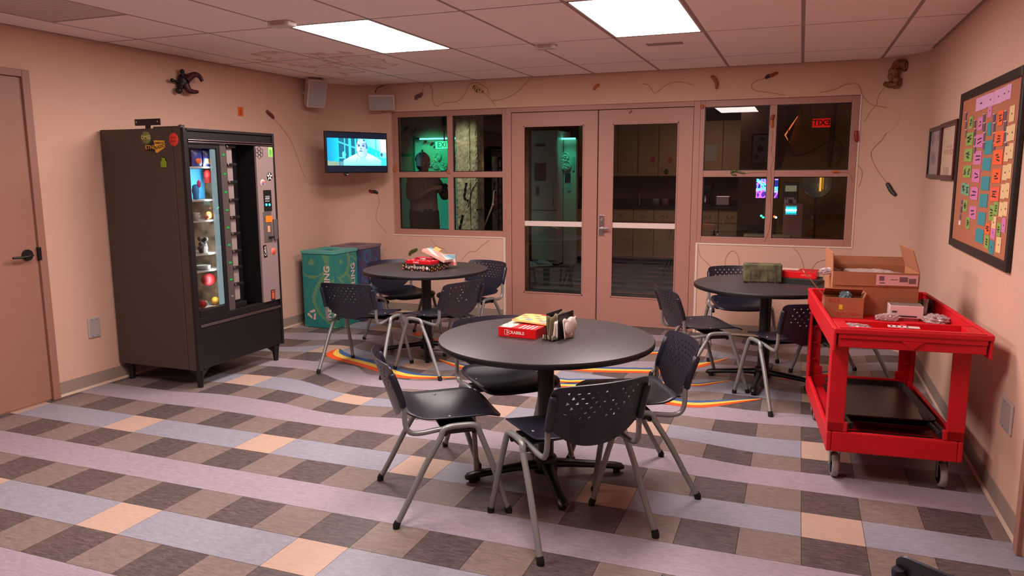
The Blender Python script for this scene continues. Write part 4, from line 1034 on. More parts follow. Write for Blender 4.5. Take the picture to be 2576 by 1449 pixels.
# =================================================================== TABLE TOP THINGS
TZ = .71
def boxgame(lb, cx, cy, a, w_, d_, h_, body, front=None, fcol=(240, 235, 225), top=None, z=TZ, fsize=.03, name='game_box', cat_='board game', side=None):
    t = thing(name, lb, cat_, (cx, cy, z), 0); M = Matrix.Translation((cx, cy, z)) @ Matrix.Rotation(a, 4, 'Z')
    MB().box(-w_/2, w_/2, -d_/2, d_/2, .0005, h_, col(*body, .35), M).build('box_body', t, bevel=.0015)
    if top:
        mb = MB(); mb.cols = []; picture(mb, w_-.003, d_-.003, 28, 22, top, M @ Matrix.Translation((0, 0, h_))); mb.build('printed_lid', t)
    if front:
        mb = MB(); text(mb, front[0], fsize, col(*fcol), M @ frame((front[1], -d_/2-.0004, h_/2), (1, 0, 0), (0, 0, 1)), .0003, .006); mb.build('lettering', t)
    if side:
        for (nm, F, L) in (('front_print', frame((0, -d_/2-.0002, h_/2), (1, 0, 0), (0, 0, 1)), w_), ('side_print', frame((w_/2+.0002, 0, h_/2), (0, 1, 0), (0, 0, 1)), d_)):
            mb = MB(); mb.cols = []; picture(mb, L-.002, h_-.002, 36, 8, side, M @ F, z=.0001); mb.build(nm, t)
    return t, M
def scr_top(u, v):
    if u < .34: 
        c = (228, 205, 190)
        if math.sin(u*40)*math.sin(v*30) > .4: c = (120, 130, 110)
        if v > .8: c = (222, 160, 80)
        return c
    c = (205, 20, 28)
    if v < .25 and .45 < u < .9 and math.sin(u*60) > .3: c = (232, 215, 200)
    if .4 < v < .9 and abs(math.sin((u-v)*12)) > .93: c = (236, 190, 140)
    return c
t, M = boxgame('flat red box lettered SCRABBLE in white, lying on the nearest table', 1.632, 1.315, math.radians(-5), .20, .37, .047, (206, 12, 22), ('SCRABBLE', -.008), top=scr_top, fsize=.021)
mb = MB(); F = M @ frame((-.0535, -.1856, .0235), (1, 0, 0), (0, 0, 1)); w_ = .0115
for a, b in (((-w_, -w_), (w_, -w_)), ((w_, w_), (-w_, w_)), ((-w_, w_), (-w_, -w_))): mb.tube([F @ Vector((*a, 0)), F @ Vector((*b, 0))], .0007, col(240, 235, 225), 4)
mb.build('logo_tile', t)
def comic(u, v):
    if u > .62 and math.sin(u*34) > .1: return (120, 150, 160)
    if .12 < u < .5 and abs(v-.3) < .1 and math.sin(u*22) > -.3: return (120, 150, 158)
    q = math.sin(u*17+v*9)+math.sin(v*21-u*7)
    return (228, 110, 100) if q > 1.2 else (232, 150, 70) if q > .2 else (232, 190, 110)
t = thing('thin_game_box', 'thin box with orange and grey print resting tilted on the SCRABBLE box', 'board game', (1.65, 1.30, TZ+.047))
M = Matrix.Translation((1.655, 1.315, TZ+.0565)) @ Matrix.Rotation(math.radians(-4), 4, 'Z') @ Matrix.Rotation(math.radians(3), 4, 'Y')
MB().box(-.10, .10, -.085, .085, -.003, .005, col(225, 190, 120), M).build('box_body', t, bevel=.001)
mb = MB(); mb.cols = []; picture(mb, .197, .167, 36, 22, comic, M @ Matrix.Translation((0, 0, .005))); mb.build('printed_lid', t)
# napkin holder with paper
def pleat(mb, c, w_, h_, th, m, M, ph=0, n=18):
    vs = []
    for i in range(n+1):
        for j in range(7):
            u, v = i/n, j/6
            vs.append(((u-.5)*w_, th*math.sin(u*9+ph+v*2)*.5+c, v*h_*(1-.12*math.sin(u*7+ph)**2)))
    fs = [(i*7+j, (i+1)*7+j, (i+1)*7+j+1, i*7+j+1) for i in range(n) for j in range(6)]
    mb.add(vs, fs, m, True, M)
t = thing('napkin_holder', 'black plate napkin holder with crumpled olive and white napkins on the nearest table', 'napkin holder', (1.80, 1.20, TZ))
M = Matrix.Translation((1.806, 1.215, TZ)) @ Matrix.Rotation(math.radians(78), 4, 'Z')
mb = MB().box(-.075, .075, .030, .0325, .001, .125, black, M); mb.build('side_plate', t, bevel=.0008)
mb = MB().box(-.075, .075, -.0325, -.030, .001, .125, black, M); mb.build('side_plate', t, bevel=.0008)
MB().box(-.075, .075, -.03, .03, .001, .003, black, M).build('base_plate', t)
napw, napo = col(222, 205, 196, .9), col(120, 108, 80, .9)
for k, (c, w_, h_, m, nm) in enumerate(((.018, .16, .112, napo, 'olive_napkin'), (.006, .165, .118, napo, 'olive_napkin'), (-.006, .15, .085, napw, 'white_napkin'), (-.016, .14, .09, napw, 'white_napkin'), (-.052, .11, .098, napw, 'white_napkin'))):
    mb = MB(); pleat(mb, c, w_, h_, .014, m, M @ Matrix.Translation((0, 0, .004)), k*1.3)
    q = mb.build(nm, t, solid=.004, off=0)
mb = MB(); mb.ball((0.015, -.050, .056), .045, napw, 12, (1.25, .3, 1.05), M); mb.build('white_napkin', t)
mb = MB(); rr = random.Random(2)
for k in range(6): mb.tube([M @ Vector((-.06-rr.random()*.04, -.02+.01*k, .004+rr.random()*.006)), M @ Vector((-.095-rr.random()*.02, -.03+.012*k, .006)), M @ Vector((-.08, -.015+.012*k, .02))], .0045, napo if k % 2 else col(40, 36, 30), 5)
mb.build('crumpled_edge', t)
# left back table: colourful game boxes
def scat(u, v):
    q = math.sin(u*31+1)*math.sin(u*13+v*6)
    return (214, 110, 80) if q > .62 and v < .6 else (205, 180, 90) if q < -.7 and v > .3 else (30, 22, 24)
def redtop(u, v):
    q = math.sin(u*25)*math.sin(v*19+u*5)
    return (225, 205, 190) if q > .75 else (190, 40, 60) if q < -.8 else (205, 20, 38)
bx = at(1065, 672, 'z', TZ)
t, M = boxgame('black game box with bright pictures lettered SCATTERGORIES, bottom of the pile by the bins', .01, 3.29, math.radians(-9), .29, .24, .052, (28, 22, 24), None, side=scat, top=lambda u, v: (40, 30, 30))
mb = MB(); F = M @ frame((-.015, -.1215, .029), (1, 0, 0), (0, 0, 1)); text(mb, 'SCATTERGORIES', .026, col(235, 225, 215), F, .0008, .005); mb.lathe([(.001, .0008), (.013, .0008)], col(225, 215, 205), 16, M=F @ Matrix.Translation((.118, 0, 0))); mb.build('lettering', t)
t, M = boxgame('flat red game box lying on the black one on the left back table', .0, 3.29, math.radians(-6), .24, .19, .026, (198, 18, 34), ('CARDS', -.02), top=redtop, z=TZ+.053, fsize=.018, side=None)
t, M = boxgame('small dark game box with white letters on top of the red box by the bins', .0, 3.31, math.radians(-4), .15, .08, .018, (120, 30, 50), ('GAMES', 0), top=lambda u, v: (190, 60, 70), z=TZ+.0795, fsize=.018)
t = thing('folded_game_board', 'pale pink and blue game box leaning open on the pile on the left back table', 'board game', (.05, 3.28, TZ+.06))
M = Matrix.Translation((.08, 3.37, TZ+.112)) @ Matrix.Rotation(math.radians(-10), 4, 'Z') @ Matrix.Rotation(math.radians(20), 4, 'Y')
def pas(u, v): return (120, 165, 175) if (v > .62 and math.sin(u*9) > -.4) else (230, 150, 130) if v > .8 else (226, 140, 132) if math.sin(u*8+v*7) > -.2 else (220, 196, 186)
mb = MB().box(-.12, .12, -.06, .06, -.012, .012, col(222, 170, 155), M); mb.build('box_lid', t, bevel=.002)
mb = MB(); mb.cols = []; picture(mb, .238, .118, 24, 14, pas, M @ Matrix.Translation((0, 0, .012))); mb.build('printed_lid', t)
mb = MB(); mb.cols = []; picture(mb, .22, .09, 22, 10, pas, Matrix.Translation((.11, 3.43, TZ+.07)) @ frame((0, 0, 0), (1, -.1, 0), (0, 0, 1)))
mb.box(-.11, .11, -.045, .045, -.02, 0, col(200, 150, 140), Matrix.Translation((.11, 3.43, TZ+.07)) @ frame((0, 0, 0), (1, -.1, 0), (0, 0, 1))); 
while len(mb.cols) < len(mb.f): mb.cols.append((1, 1, 1, 1))
mb.build('rear_panel', t)
MB().box(-.03, .03, -.03, .03, 0, .012, col(235, 150, 90), M @ Matrix.Translation((-.06, .06, .01)) @ Matrix.Rotation(.4, 4, 'X')).build('orange_flap', t, bevel=.003)
MB().tube([M @ Vector(v) for v in ((-.12, .0, -.02), (.0, -.06, -.016), (.12, -.062, -.014))], .004, black, 5).build('black_edge', t)
# right back table: napkin bale in wire holder, red box, dark tin
p = at(1915, 712, 'z', TZ); q = at(1960, 712, 'z', TZ)
t = thing('napkin_stack', 'block of dark green marbled napkins in a wire holder on the back right table', 'napkin holder', (2.66, 3.17, TZ))
ga = math.radians(-8); M = Matrix.Translation((2.628, 3.42, TZ)) @ Matrix.Rotation(math.radians(9), 4, 'Z')
grn = mat('green_marbled', (86, 84, 58), .75, vary=.65, vscale=16)
MB().box(-.13, .13, -.045, .045, .004, .138, grn, M).build('napkin_block', t, bevel=.012, seg=3)
mb = MB(); wm = chrome
for x in (-.085, -.028, .028, .085): mb.tube([M @ Vector((x, -.052, .004)), M @ Vector((x, -.052, .085 if abs(x) > .05 else .1))], .0018, wm, 6)
mb.tube([M @ Vector((-.085, -.052, .1)), M @ Vector((.085, -.052, .1))], .0018, wm, 6).tube([M @ Vector((-.085, -.052, .004)), M @ Vector((-.085, -.052, .1))], .0018, wm, 6).tube([M @ Vector((-.1, -.055, .003)), M @ Vector((.11, -.055, .003))], .0018, wm, 6)
mb.build('wire_holder', t)
boxgame('dark green tin box beneath the red box on the back right table', 2.885, 3.52, math.radians(-12), .27, .20, .036, (38, 40, 36), top=lambda u, v: (46, 48, 40), name='dark_box', cat_='box')
boxgame('bright red game box lying on the dark box on the back right table', 2.875, 3.55, math.radians(-8), .25, .20, .045, (222, 14, 26), ('APPLES', .06), z=TZ+.037, fsize=.022, fcol=(235, 120, 110), top=lambda u, v: (222, 180, 170) if (u < .45 and v > .45) else (150, 40, 44) if math.sin(u*20)*math.sin(v*16) > .3 else (196, 44, 44))

# =================================================================== RED CART
ca = math.radians(4.6); CM = Matrix.Translation((3.03, 1.60, 0)) @ Matrix.Rotation(ca, 4, 'Z')
cart = thing('utility_cart', 'bright red two-shelf plastic utility cart on casters by the right wall', 'cart', tuple(CM @ Vector((.3, .5, 0))))
def ring(mb, x0, x1, y0, y1, z0, z1, t_, m, slope=0):
    mb.box(x0, x0+t_, y0, y1, z0, z1, m, CM); mb.box(x1-t_, x1, y0, y1, z0, z1, m, CM)
    mb.box(x0+t_, x1-t_, y0, y0+t_, z0, z1, m, CM); mb.box(x0+t_, x1-t_, y1-t_, y1, z0, z1, m, CM)
mb = MB(); ring(mb, 0, .585, 0, 1.1, .16, .262, .022, red); mb.box(.022, .563, .022, 1.078, .175, .19, red, CM)
low = mb.build('bottom_shelf', cart, bevel=.007, seg=3)
mb = MB(); tx0, tx1, ty0, ty1 = -.012, .632, -.12, 1.12
mb.box(tx0+.02, tx1-.02, ty0+.02, ty1-.02, .70, .7145, red, CM)
mb.box(tx0, tx0+.014, ty0, ty1, .68, .79, red, CM); mb.box(tx1-.014, tx1, ty0, ty1, .68, .79, red, CM); mb.box(tx0+.014, tx1-.014, ty1-.014, ty1, .68, .79, red, CM)
top = mb.build('top_shelf', cart, bevel=.007, seg=3)
mb = MB()  # thick front handle lip with shallow trays behind it
mb.box(tx0+.022, tx1-.022, ty0, ty0+.055, .742, .79, red, CM); mb.box(tx0+.022, tx1-.022, ty0+.01, ty0+.03, .70, .742, red, CM)
mb.box(tx0+.022, tx1-.022, ty0+.055, ty0+.22, .742, .75, red, CM); mb.box(tx0+.022, tx1-.022, ty0+.215, ty0+.235, .728, .788, red, CM)
mb.box(.30, .325, ty0+.055, ty0+.215, .75, .785, red, CM); mb.box(tx0+.022, tx0+.075, ty0+.055, ty0+.215, .75, .785, red, CM); mb.box(tx1-.075, tx1-.022, ty0+.055, ty0+.215, .75, .785, red, CM)
mb.build('handle_ledge', cart, bevel=.006, seg=3)
mb = MB(); mb.box(tx0-.004, tx0+.018, ty0+.02, ty1, .775, .79, red, CM); mb.box(tx1-.018, tx1+.004, ty0+.02, ty1, .775, .79, red, CM); mb.box(tx0, tx1, ty0-.008, ty0+.02, .765, .79, red, CM); mb.build('rim', cart, bevel=.006, seg=3)
mb = MB().prism([(0, 0), (.09, 0), (.045, -.04)], 0, .012, red, CM @ Matrix.Translation((.27, ty0+.012, .742)) @ Matrix.Rotation(PI/2, 4, 'X')); mb.build('gusset', cart, bevel=.003)
for (px, pyy, sx, sy) in ((0, 0, 1, 1), (.585, 0, -1, 1), (0, 1.1, 1, -1), (.585, 1.1, -1, -1)):
    mb = MB()
    def pb(x0, x1, y0, y1, z0, z1): mb.box(min(px+sx*x0, px+sx*x1), max(px+sx*x0, px+sx*x1), min(pyy+sy*y0, pyy+sy*y1), max(pyy+sy*y0, pyy+sy*y1), z0, z1, red, CM)
    pb(0, .075, 0, .014, .262, .705); pb(0, .014, .014, .085, .262, .705)
    pb(0, .09, 0, .02, .262, .31); pb(0, .085, 0, .02, .68, .706)
    for z in (.36, .46, .56, .64): pb(.014, .05, .014, .05, z, z+.008)
    mb.build('post', cart, bevel=.005, seg=2)
tyre = mat('grey_tyre', (150, 138, 134), .7)
for x, y in ((.055, .10), (.53, .10), (.055, 1.0), (.53, 1.0)):
    c = CM @ Vector((x, y, 0)); R_ = CM @ Matrix.Translation((x, y, .062)) @ Matrix.Rotation(PI/2, 4, 'Y')
    mb = MB().box(x-.024, x-.020, y-.02, y+.02, .05, .15, greyleg, CM).box(x+.020, x+.024, y-.02, y+.02, .05, .15, greyleg, CM).box(x-.03, x+.03, y-.03, y+.03, .148, .16, greyleg, CM)
    mb.cyl(CM @ Vector((x-.028, y, .062)), CM @ Vector((x+.028, y, .062)), .006, greyleg, 8)
    ck = mb.build('caster', cart, bevel=.001)
    w_ = MB().lathe([(.001, -.013), (.045, -.013), (.047, 0), (.045, .013), (.001, .013)], black, 28, M=R_).build('wheel', ck)
    MB().lathe([(.046, -.015), (.056, -.015), (.0605, -.009), (.0612, 0), (.0605, .009), (.056, .015), (.046, .015)], tyre, 32, M=R_).build('tyre', ck)
# --- things on the cart
CZ = .715
def openbox(lb, c, rz, w_, d_, h_, flaps, name='cardboard_box', extra=None, z=CZ):
    M = CM @ Matrix.Translation((c[0], c[1], z)) @ Matrix.Rotation(rz, 4, 'Z')
    t = thing(name, lb, 'box', tuple(M.translation), 0, 'cardboard boxes on the cart'); k = .004
    mb = MB(); mb.box(-w_/2, w_/2, -d_/2, -d_/2+k, 0, h_, card, M); mb.box(-w_/2, w_/2, d_/2-k, d_/2, 0, h_, card, M); mb.box(-w_/2, -w_/2+k, -d_/2+k, d_/2-k, 0, h_, card, M); mb.box(w_/2-k, w_/2, -d_/2+k, d_/2-k, 0, h_, card, M); mb.box(-w_/2+k, w_/2-k, -d_/2+k, d_/2-k, 0, k, card, M)
    mb.build('box_wall', t)
    for side, L, a in flaps:
        # hinge along the top edge of a side; a = angle from horizontal outward
        if side in 'fb': ln, off, dr = w_*.98, d_/2*(-1 if side == 'f' else 1), Matrix.Rotation(0 if side == 'f' else PI, 4, 'Z')
        else: ln, off, dr = d_*.98, w_/2, Matrix.Rotation(-PI/2 if side == 'l' else PI/2, 4, 'Z')
        hm = M @ Matrix.Translation((0, 0, h_)) @ dr @ Matrix.Translation((0, -(d_/2 if side in 'fb' else w_/2), 0)) @ Matrix.Rotation(-a, 4, 'X')
        MB().box(-ln/2, ln/2, -L, 0, -.002, .002, card, hm).build('flap', t)
    return t, M
t, M = openbox('large brown cardboard box with a white label and raised flaps on the red cart', (.285, .865), math.radians(0), .43, .36, .235, [('f', .075, math.radians(-84)), ('r', .13, math.radians(108)), ('l', .10, math.radians(88)), ('b', .05, math.radians(80))])
mb = MB().box(.0, .205, -.196, -.195, .168, .226, col(222, 176, 180), M)
for a, b, c, d in ((.015, .04, .193, .218), (.018, .045, .178, .184), (.115, .155, .188, .216), (.07, .105, .198, .202), (.16, .195, .180, .208)): mb.box(a, b, -.1967, -.196, c, d, col(120, 92, 96), M)
tag(mb.build('shipping_label', t), 'pinkish white shipping label')
plasticw = mat('clear_film', (225, 205, 205), .15, alpha=None, trans=.55, vary=.15, vscale=30)
def crumple(lb, c, r_, sc, seed, name='plastic_bag', z=CZ, m=None, catg='bag', grp=None, parent=None):
    rr = random.Random(seed); bm = bmesh.new(); bmesh.ops.create_icosphere(bm, subdivisions=4, radius=1)
    dirs = [(Vector((rr.gauss(0, 1), rr.gauss(0, 1), rr.gauss(0, 1))).normalized(), rr.uniform(.1, .45), rr.uniform(5, 11), rr.uniform(0, 6)) for _ in range(9)]
    vs = []
    for v in bm.verts:
        k = 1
        for d, a, f, p in dirs: k += a*.45*abs(math.sin(f*v.co.dot(d)+p))-.06
        q = v.co*k*r_; vs.append((q.x*sc[0], q.y*sc[1], max(q.z*sc[2]+sc[2]*r_*.8, .001)))
    fs = [tuple(x.index for x in f.verts) for f in bm.faces]; bm.free()
    M = CM @ Matrix.Translation((c[0], c[1], z)) if c is not None and parent is None else (parent @ Matrix.Translation(c))
    mb = MB().add(vs, fs, m or plasticw, False, M); return tag(mb.build(name), lb, catg, grp)
crumple('clear crumpled bubble wrap bulging over the left edge of the large cardboard box', (.065, .80), .03, (1.6, 1, .7), 4, z=CZ+.20)
crumple('clear plastic film filling the large cardboard box', (.29, .865), .075, (1.9, 1.5, .4), 5, z=CZ+.17)
t, M = openbox('small brown cardboard box with red print and a yellow tag on the red cart', (.118, .62), math.radians(0), .195, .11, .108, [('l', .17, math.radians(50)), ('b', .09, math.radians(150)), ('r', .03, math.radians(70))], 'cardboard_box')
mb = MB().box(-.024, -.006, -.0562, -.0552, .045, .070, col(225, 215, 60), M); mb.build('yellow_tag', t)
rdp = col(178, 62, 44)
mb = MB(); text(mb, 'BOX', .028, rdp, M @ frame((-.048, -.0555, .090), (1, 0, 0), (0, 0, 1)), .0004, .006); text(mb, 'KITCHEN', .026, rdp, M @ frame((.022, -.0555, .018), (1, 0, 0), (0, 0, 1)), .0004, .01)
mb.build('red_print', t)
crumple('pale blue and clear plastic bag inside the small cardboard box', (.13, .62), .028, (1, .9, 1), 8, z=CZ+.085, m=mat('bluish_film', (150, 190, 195), .2, trans=.4, vary=.2, vscale=20))
t = thing('white_carton', 'white carton wrapped in clear film on the right part of the red cart', 'box', tuple(CM @ Vector((.43, .61, CZ))))
M = CM @ Matrix.Translation((.425, .61, CZ)) @ Matrix.Rotation(math.radians(-3), 4, 'Z')
MB().box(-.08, .08, -.05, .05, .012, .078, col(228, 205, 205, .4), M).build('carton', t, bevel=.003)
MB().box(-.077, .077, -.047, .047, .078, .0805, col(120, 112, 104, .4), M).build('grey_top', t)
mb = MB().box(-.06, .05, -.0512, -.05, .018, .026, col(60, 40, 45), M).box(-.068, -.045, -.0512, -.05, .04, .05, col(90, 80, 85), M).box(-.07, .06, -.048, .048, .0, .012, col(150, 60, 60), M); mb.build('dark_print', t)
crumple('clear film gathered around the foot of the white carton', (.33, .535), .025, (2.2, .8, .8), 12)
crumple('crumpled clear plastic bag lying at the right of the red cart', (.555, .53), .045, (1.1, 1.3, .5), 21)
crumple('crumpled clear bag at the left of the front ledge of the red cart', (.10, .02), .035, (1.7, .9, .5), 23, z=.7505)
tag(MB().add([(CM @ Vector(v)) for v in ((.22, .40, CZ+.001), (.33, .40, CZ+.003), (.34, .49, CZ+.001), (.23, .49, CZ+.003))], [(0, 1, 2, 3)], col(215, 120, 120)).build('paper_sheet', solid=.0008), 'loose sheet lying flat in the middle of the red cart', 'paper')
mb = MB(); mb.box(-.06, .07, -.018, .02, .001, .005, col(225, 200, 200), CM @ Matrix.Translation((.29, -.015, .786)) @ Matrix.Rotation(-.12, 4, 'Z'))
for k in range(4): mb.box(-.05+k*.022, -.042+k*.022, -.012, .012, .005, .0055, black, CM @ Matrix.Translation((.29, -.015, .786)) @ Matrix.Rotation(-.12, 4, 'Z'))
tag(mb.build('label_packet'), 'small white packet with black bars lying across the front ledge divider', 'packet')
t = thing('tape_dispenser', 'grey plastic tape dispenser with a black roll, right behind the white carton', 'tape dispenser', tuple(CM @ Vector((.56, .76, CZ))))
M = CM @ Matrix.Translation((.565, .80, CZ)) @ Matrix.Rotation(1.3, 4, 'Z')
MB().prism([(-.07, 0), (.07, 0), (.08, .02), (.03, .075), (-.02, .08), (-.06, .04)], -.012, .012, col(150, 132, 124, .4), M @ frame((0, 0, .002), (1, 0, 0), (0, 0, 1))).build('housing', t, bevel=.003)
MB().tube([M @ Vector((.045, -.03, .04)), M @ Vector((.045, .03, .04))], .034, col(30, 24, 24), 20).build('tape_roll', t)
MB().tube([M @ Vector((-.03, .02, .06)), M @ Vector((-.10, .05, .075)), M @ Vector((-.12, .06, .06))], .011, black, 8).build('handle', t)
# lower shelf: trays and folded stand
tray = mat('black_tray', (20, 19, 20), .3, spec=.6)
for k, (lb, z, dx) in enumerate((('black serving tray, lower of two stacked on the bottom of the red cart', .20, .01), ('black serving tray, upper of two stacked on the bottom of the red cart', .232, -.005))):
    M = CM @ Matrix.Translation((.31+dx, .58, z+.03)) @ Matrix.Rotation(.02*k, 4, 'Z')
    mb = MB(); rr_ = []
    W_, D_ = .215, .36
    def rr2(w, d, r, n=6):
        o_ = []
        for cx, cyy, a0 in ((w-r, d-r, 0), (-w+r, d-r, PI/2), (-w+r, -d+r, PI), (w-r, -d+r, 1.5*PI)):
            for q in range(n+1): a = a0+q*PI/2/n; o_.append((cx+r*math.cos(a), cyy+r*math.sin(a)))
        return o_
    rings = [(rr2(W_-.02, D_-.02, .03), .001), (rr2(W_-.005, D_-.005, .04), .02), (rr2(W_, D_, .045), .024), (rr2(W_+.002, D_+.002, .046), .022), (rr2(W_-.002, D_-.002, .043), .016), (rr2(W_-.018, D_-.018, .03), -.002)]
    n = len(rings[0][0]); vs = [(x, y, z_) for r_, z_ in rings for x, y in r_]
    fs = [(i*n+q, i*n+(q+1) % n, (i+1)*n+(q+1) % n, (i+1)*n+q) for i in range(len(rings)-1) for q in range(n)]
    mb.add(vs, fs, tray, True, M); mb.add([(x, y, .001) for x, y in rings[0][0]], [tuple(range(n))], tray, False, M); mb.add([(x, y, -.002) for x, y in rings[-1][0]], [tuple(range(n))[::-1]], tray, False, M)
    tag(mb.build('serving_tray'), lb, 'tray', 'black trays on the cart')
t = thing('tray_stand', 'folded black tubular stand lying under the trays on the bottom of the red cart', 'folding stand', tuple(CM @ Vector((.3, .5, .19))))
for x0, x1, y0_ in ((.085, .10, .09), (.11, .115, .12), (.49, .50, .09), (.515, .525, .12)):
    MB().tube([CM @ Vector((x0, y0_-.06, .282)), CM @ Vector((x1, 1.0, .215))], .011, blackm, 10).tube([CM @ Vector((x0, y0_-.085, .284)), CM @ Vector((x0, y0_-.05, .282))], .015, rubber, 10).build('tube_leg', t)
for y in (.2, .93): MB().tube([CM @ Vector((.10, y, .20)), CM @ Vector((.51, y, .20))], .008, blackm, 8).build('cross_bar', t)

# =================================================================== WALL CREATURES
def organic(name, base=(0, 0, 0), spot=None, sc=60, rough=.45, thr=.5):
    if name in MATS: return MATS[name]
    m = mat(name, base, rough, bump=.8, bscale=90)
    if spot:
        nt = m.node_tree; b = nt.nodes['Principled BSDF']; tc = nt.nodes.new('ShaderNodeTexCoord'); v = nt.nodes.new('ShaderNodeTexVoronoi'); v.inputs['Scale'].default_value = sc
        nt.links.new(tc.outputs['Object'], v.inputs['Vector']); r = nt.nodes.new('ShaderNodeValToRGB'); r.color_ramp.interpolation = 'CONSTANT'
        r.color_ramp.elements[0].color = (*lin(spot), 1); r.color_ramp.elements[1].position = thr; r.color_ramp.elements[1].color = (*lin(base), 1)
        nt.links.new(v.outputs['Distance'], r.inputs[0]); nt.links.new(r.outputs[0], b.inputs['Base Color'])
    return m
tailm = mat('painted_tail_tan', (186, 140, 108), .7); tailp = mat('painted_tail_pale', (226, 190, 160), .7)
def wat(px, py, ax, val):
    """point on the back wall, following its rounded corners"""
    p = at(px, py, ax, val)
    if ax != 'y' or abs(val-YF) > .02: return p
    for cx, right in ((XR-RC, 1), (XL+RC, 0)):
        if (p.x > cx) == bool(right) and (p.x > cx or not right) and (right or p.x < cx):
            d = ray(px, py); o = Vector((CAM.x-cx, CAM.y-(YF-RC))); D = Vector((d.x, d.y)); r_ = RC-(YF-val)
            a = D.dot(D); b = 2*o.dot(D); c = o.dot(o)-r_*r_; q = b*b-4*a*c
            if q > 0: return CAM+d*((-b+math.sqrt(q))/(2*a))
    return p
def worm(lb, ax, val, off, pts, rad, m, tail=None, m2=None, tm=None, name='wall_worm'):
    v = val+off
    P = [wat(x, y, ax, v) for x, y in pts]; q = cat(P, 5); n = len(q)
    t = thing(name, lb, 'wall ornament', tuple(P[len(P)//2]), 0, 'worm-like ornaments on the walls')
    rr = [rad*(.35+.65*math.sin(PI*min(1, max(0, .12+.80*k/(n-1))))**.6)*(1+.06*math.sin(k*1.9)) for k in range(n)]
    rr[0] *= .5; rr[-1] *= .45
    h = n if m2 is None else n//2
    MB().tube(q[:h], rr[:h], m, 10).build('body', t)
    if m2: MB().tube(q[h-1:], rr[h-1:], m2, 10).build('head', t)
    if tail:
        for tl in tail:
            w_ = val+(.003 if off > 0 else -.003)
            MB().tube(cat([wat(x, y, ax, w_) for x, y in tl], 6), .0032, tm or tailm, 5).build('tail', t)
    return t
yw = YF; o_ = -.012
worm('red-brown worm on the left wall above the vending machine, with a long trailing tail', 'x', XL, .014, [(671, 278), (678, 286), (684, 291), (689, 298)], .016, organic('worm_redbrown', (120, 44, 34)), [[(689, 298), (712, 325), (732, 355), (748, 395), (760, 430), (768, 446)]])
worm('dark red and black worm on the back wall below the television', 'y', yw, o_, [(928, 479), (936, 482), (943, 482), (951, 486)], .017, organic('worm_darkred', (120, 26, 26)), [[(951, 486), (954, 510), (947, 535), (948, 555), (960, 570), (972, 585)]], organic('worm_black', (30, 22, 20)))
worm('dusky purple worm on the back wall above the left window', 'y', yw, o_, [(1046, 251), (1048, 243), (1056, 241), (1062, 234)], .019, organic('worm_purple', (104, 60, 76)), [[(1062, 234), (1067, 215), (1078, 212), (1087, 225), (1089, 255), (1100, 267), (1118, 258), (1150, 255), (1170, 235), (1180, 213), (1200, 209), (1224, 222), (1230, 240)]])
worm('spotted yellow and black worm on the back wall above the left window', 'y', yw, o_, [(1188, 221), (1195, 219), (1200, 228), (1208, 228), (1214, 232)], .017, organic('worm_leopard', (196, 158, 84), (40, 28, 20), 55, thr=.42), [[(1214, 232), (1230, 245), (1247, 267)], [(1238, 254), (1270, 248), (1300, 232), (1320, 212), (1332, 200)]])
worm('small orange worm on the back wall above the glass doors', 'y', yw, o_, [(1494, 226), (1498, 218), (1508, 212)], .014, organic('worm_orange', (190, 96, 34)))
worm('long brown worm on the back wall above the right window', 'y', yw, o_, [(1788, 192), (1797, 197), (1803, 210), (1802, 224)], .017, organic('worm_brown', (150, 84, 48)), [[(1802, 224), (1800, 232), (1788, 235)]], tm=tailp)
worm('red and black worm pointing up right on the back wall above the right window', 'y', yw, o_, [(1925, 197), (1932, 192), (1942, 189), (1957, 182)], .015, organic('worm_black'), [[(1925, 197), (1900, 205), (1890, 216), (1900, 228), (1930, 232), (1975, 240)]], organic('worm_rust', (140, 54, 34)))
worm('green-black worm hanging from a tail on the right end of the back wall', 'y', yw, o_, [(2231, 460), (2238, 472), (2244, 482), (2254, 492)], .019, organic('worm_greenblack', (44, 48, 34)), [[(2231, 460), (2205, 425), (2191, 390), (2200, 370), (2218, 352), (2229, 335)], [(2230, 271), (2215, 268), (2190, 262), (2170, 240), (2158, 213), (2130, 212), (2100, 225), (2062, 233)]])
fyv = fy0
worm('green ringed worm curled on the crossbar of the right window', 'y', fyv, -.010, [(1852, 440), (1842, 438), (1841, 431), (1850, 430), (1860, 433), (1874, 436)], .010, organic('worm_green', (70, 88, 34), (170, 180, 90), 90, thr=.25), [[(1874, 436), (1900, 433), (1925, 434)]])
worm('red and orange worm on the upright bar of the right window', 'y', fyv, -.010, [(1947, 288), (1942, 298), (1941, 310), (1943, 320)], .015, organic('worm_rust'), [[(1942, 322), (1943, 350), (1939, 380), (1945, 400), (1938, 425), (1940, 460), (1936, 490), (1939, 530), (1934, 575), (1922, 608)]], organic('worm_orange'))
worm('small orange and brown worm on the crossbar at the right of the right window', 'y', fyv, -.010, [(2092, 432), (2100, 432), (2110, 433)], .009, organic('worm_orange'), [[(2110, 433), (2135, 436), (2142, 455)]])
worm('oval red worm on the right edge of the right window', 'y', YF, o_, [(2155, 328), (2154, 342), (2156, 357)], .019, organic('worm_ruby', (140, 42, 30)))
worm('tiny orange worm at the top left corner of the right window', 'y', fyv, -.010, [(1762, 264), (1768, 268), (1764, 273)], .013, organic('worm_orange'))
worm('tiny orange worm at the left edge of the left window', 'y', fyv, -.010, [(995, 416), (993, 424), (994, 433)], .012, organic('worm_orange'))
worm('tiny orange worm where the bars of the left window cross', 'y', fyv, -.010, [(1124, 428), (1128, 433), (1132, 437)], .010, organic('worm_orange'))
worm('small black worm stuck on the upper left pane of the left window', 'y', fy0+.03, -.012, [(1044, 322), (1038, 328), (1034, 335)], .014, organic('worm_black'))
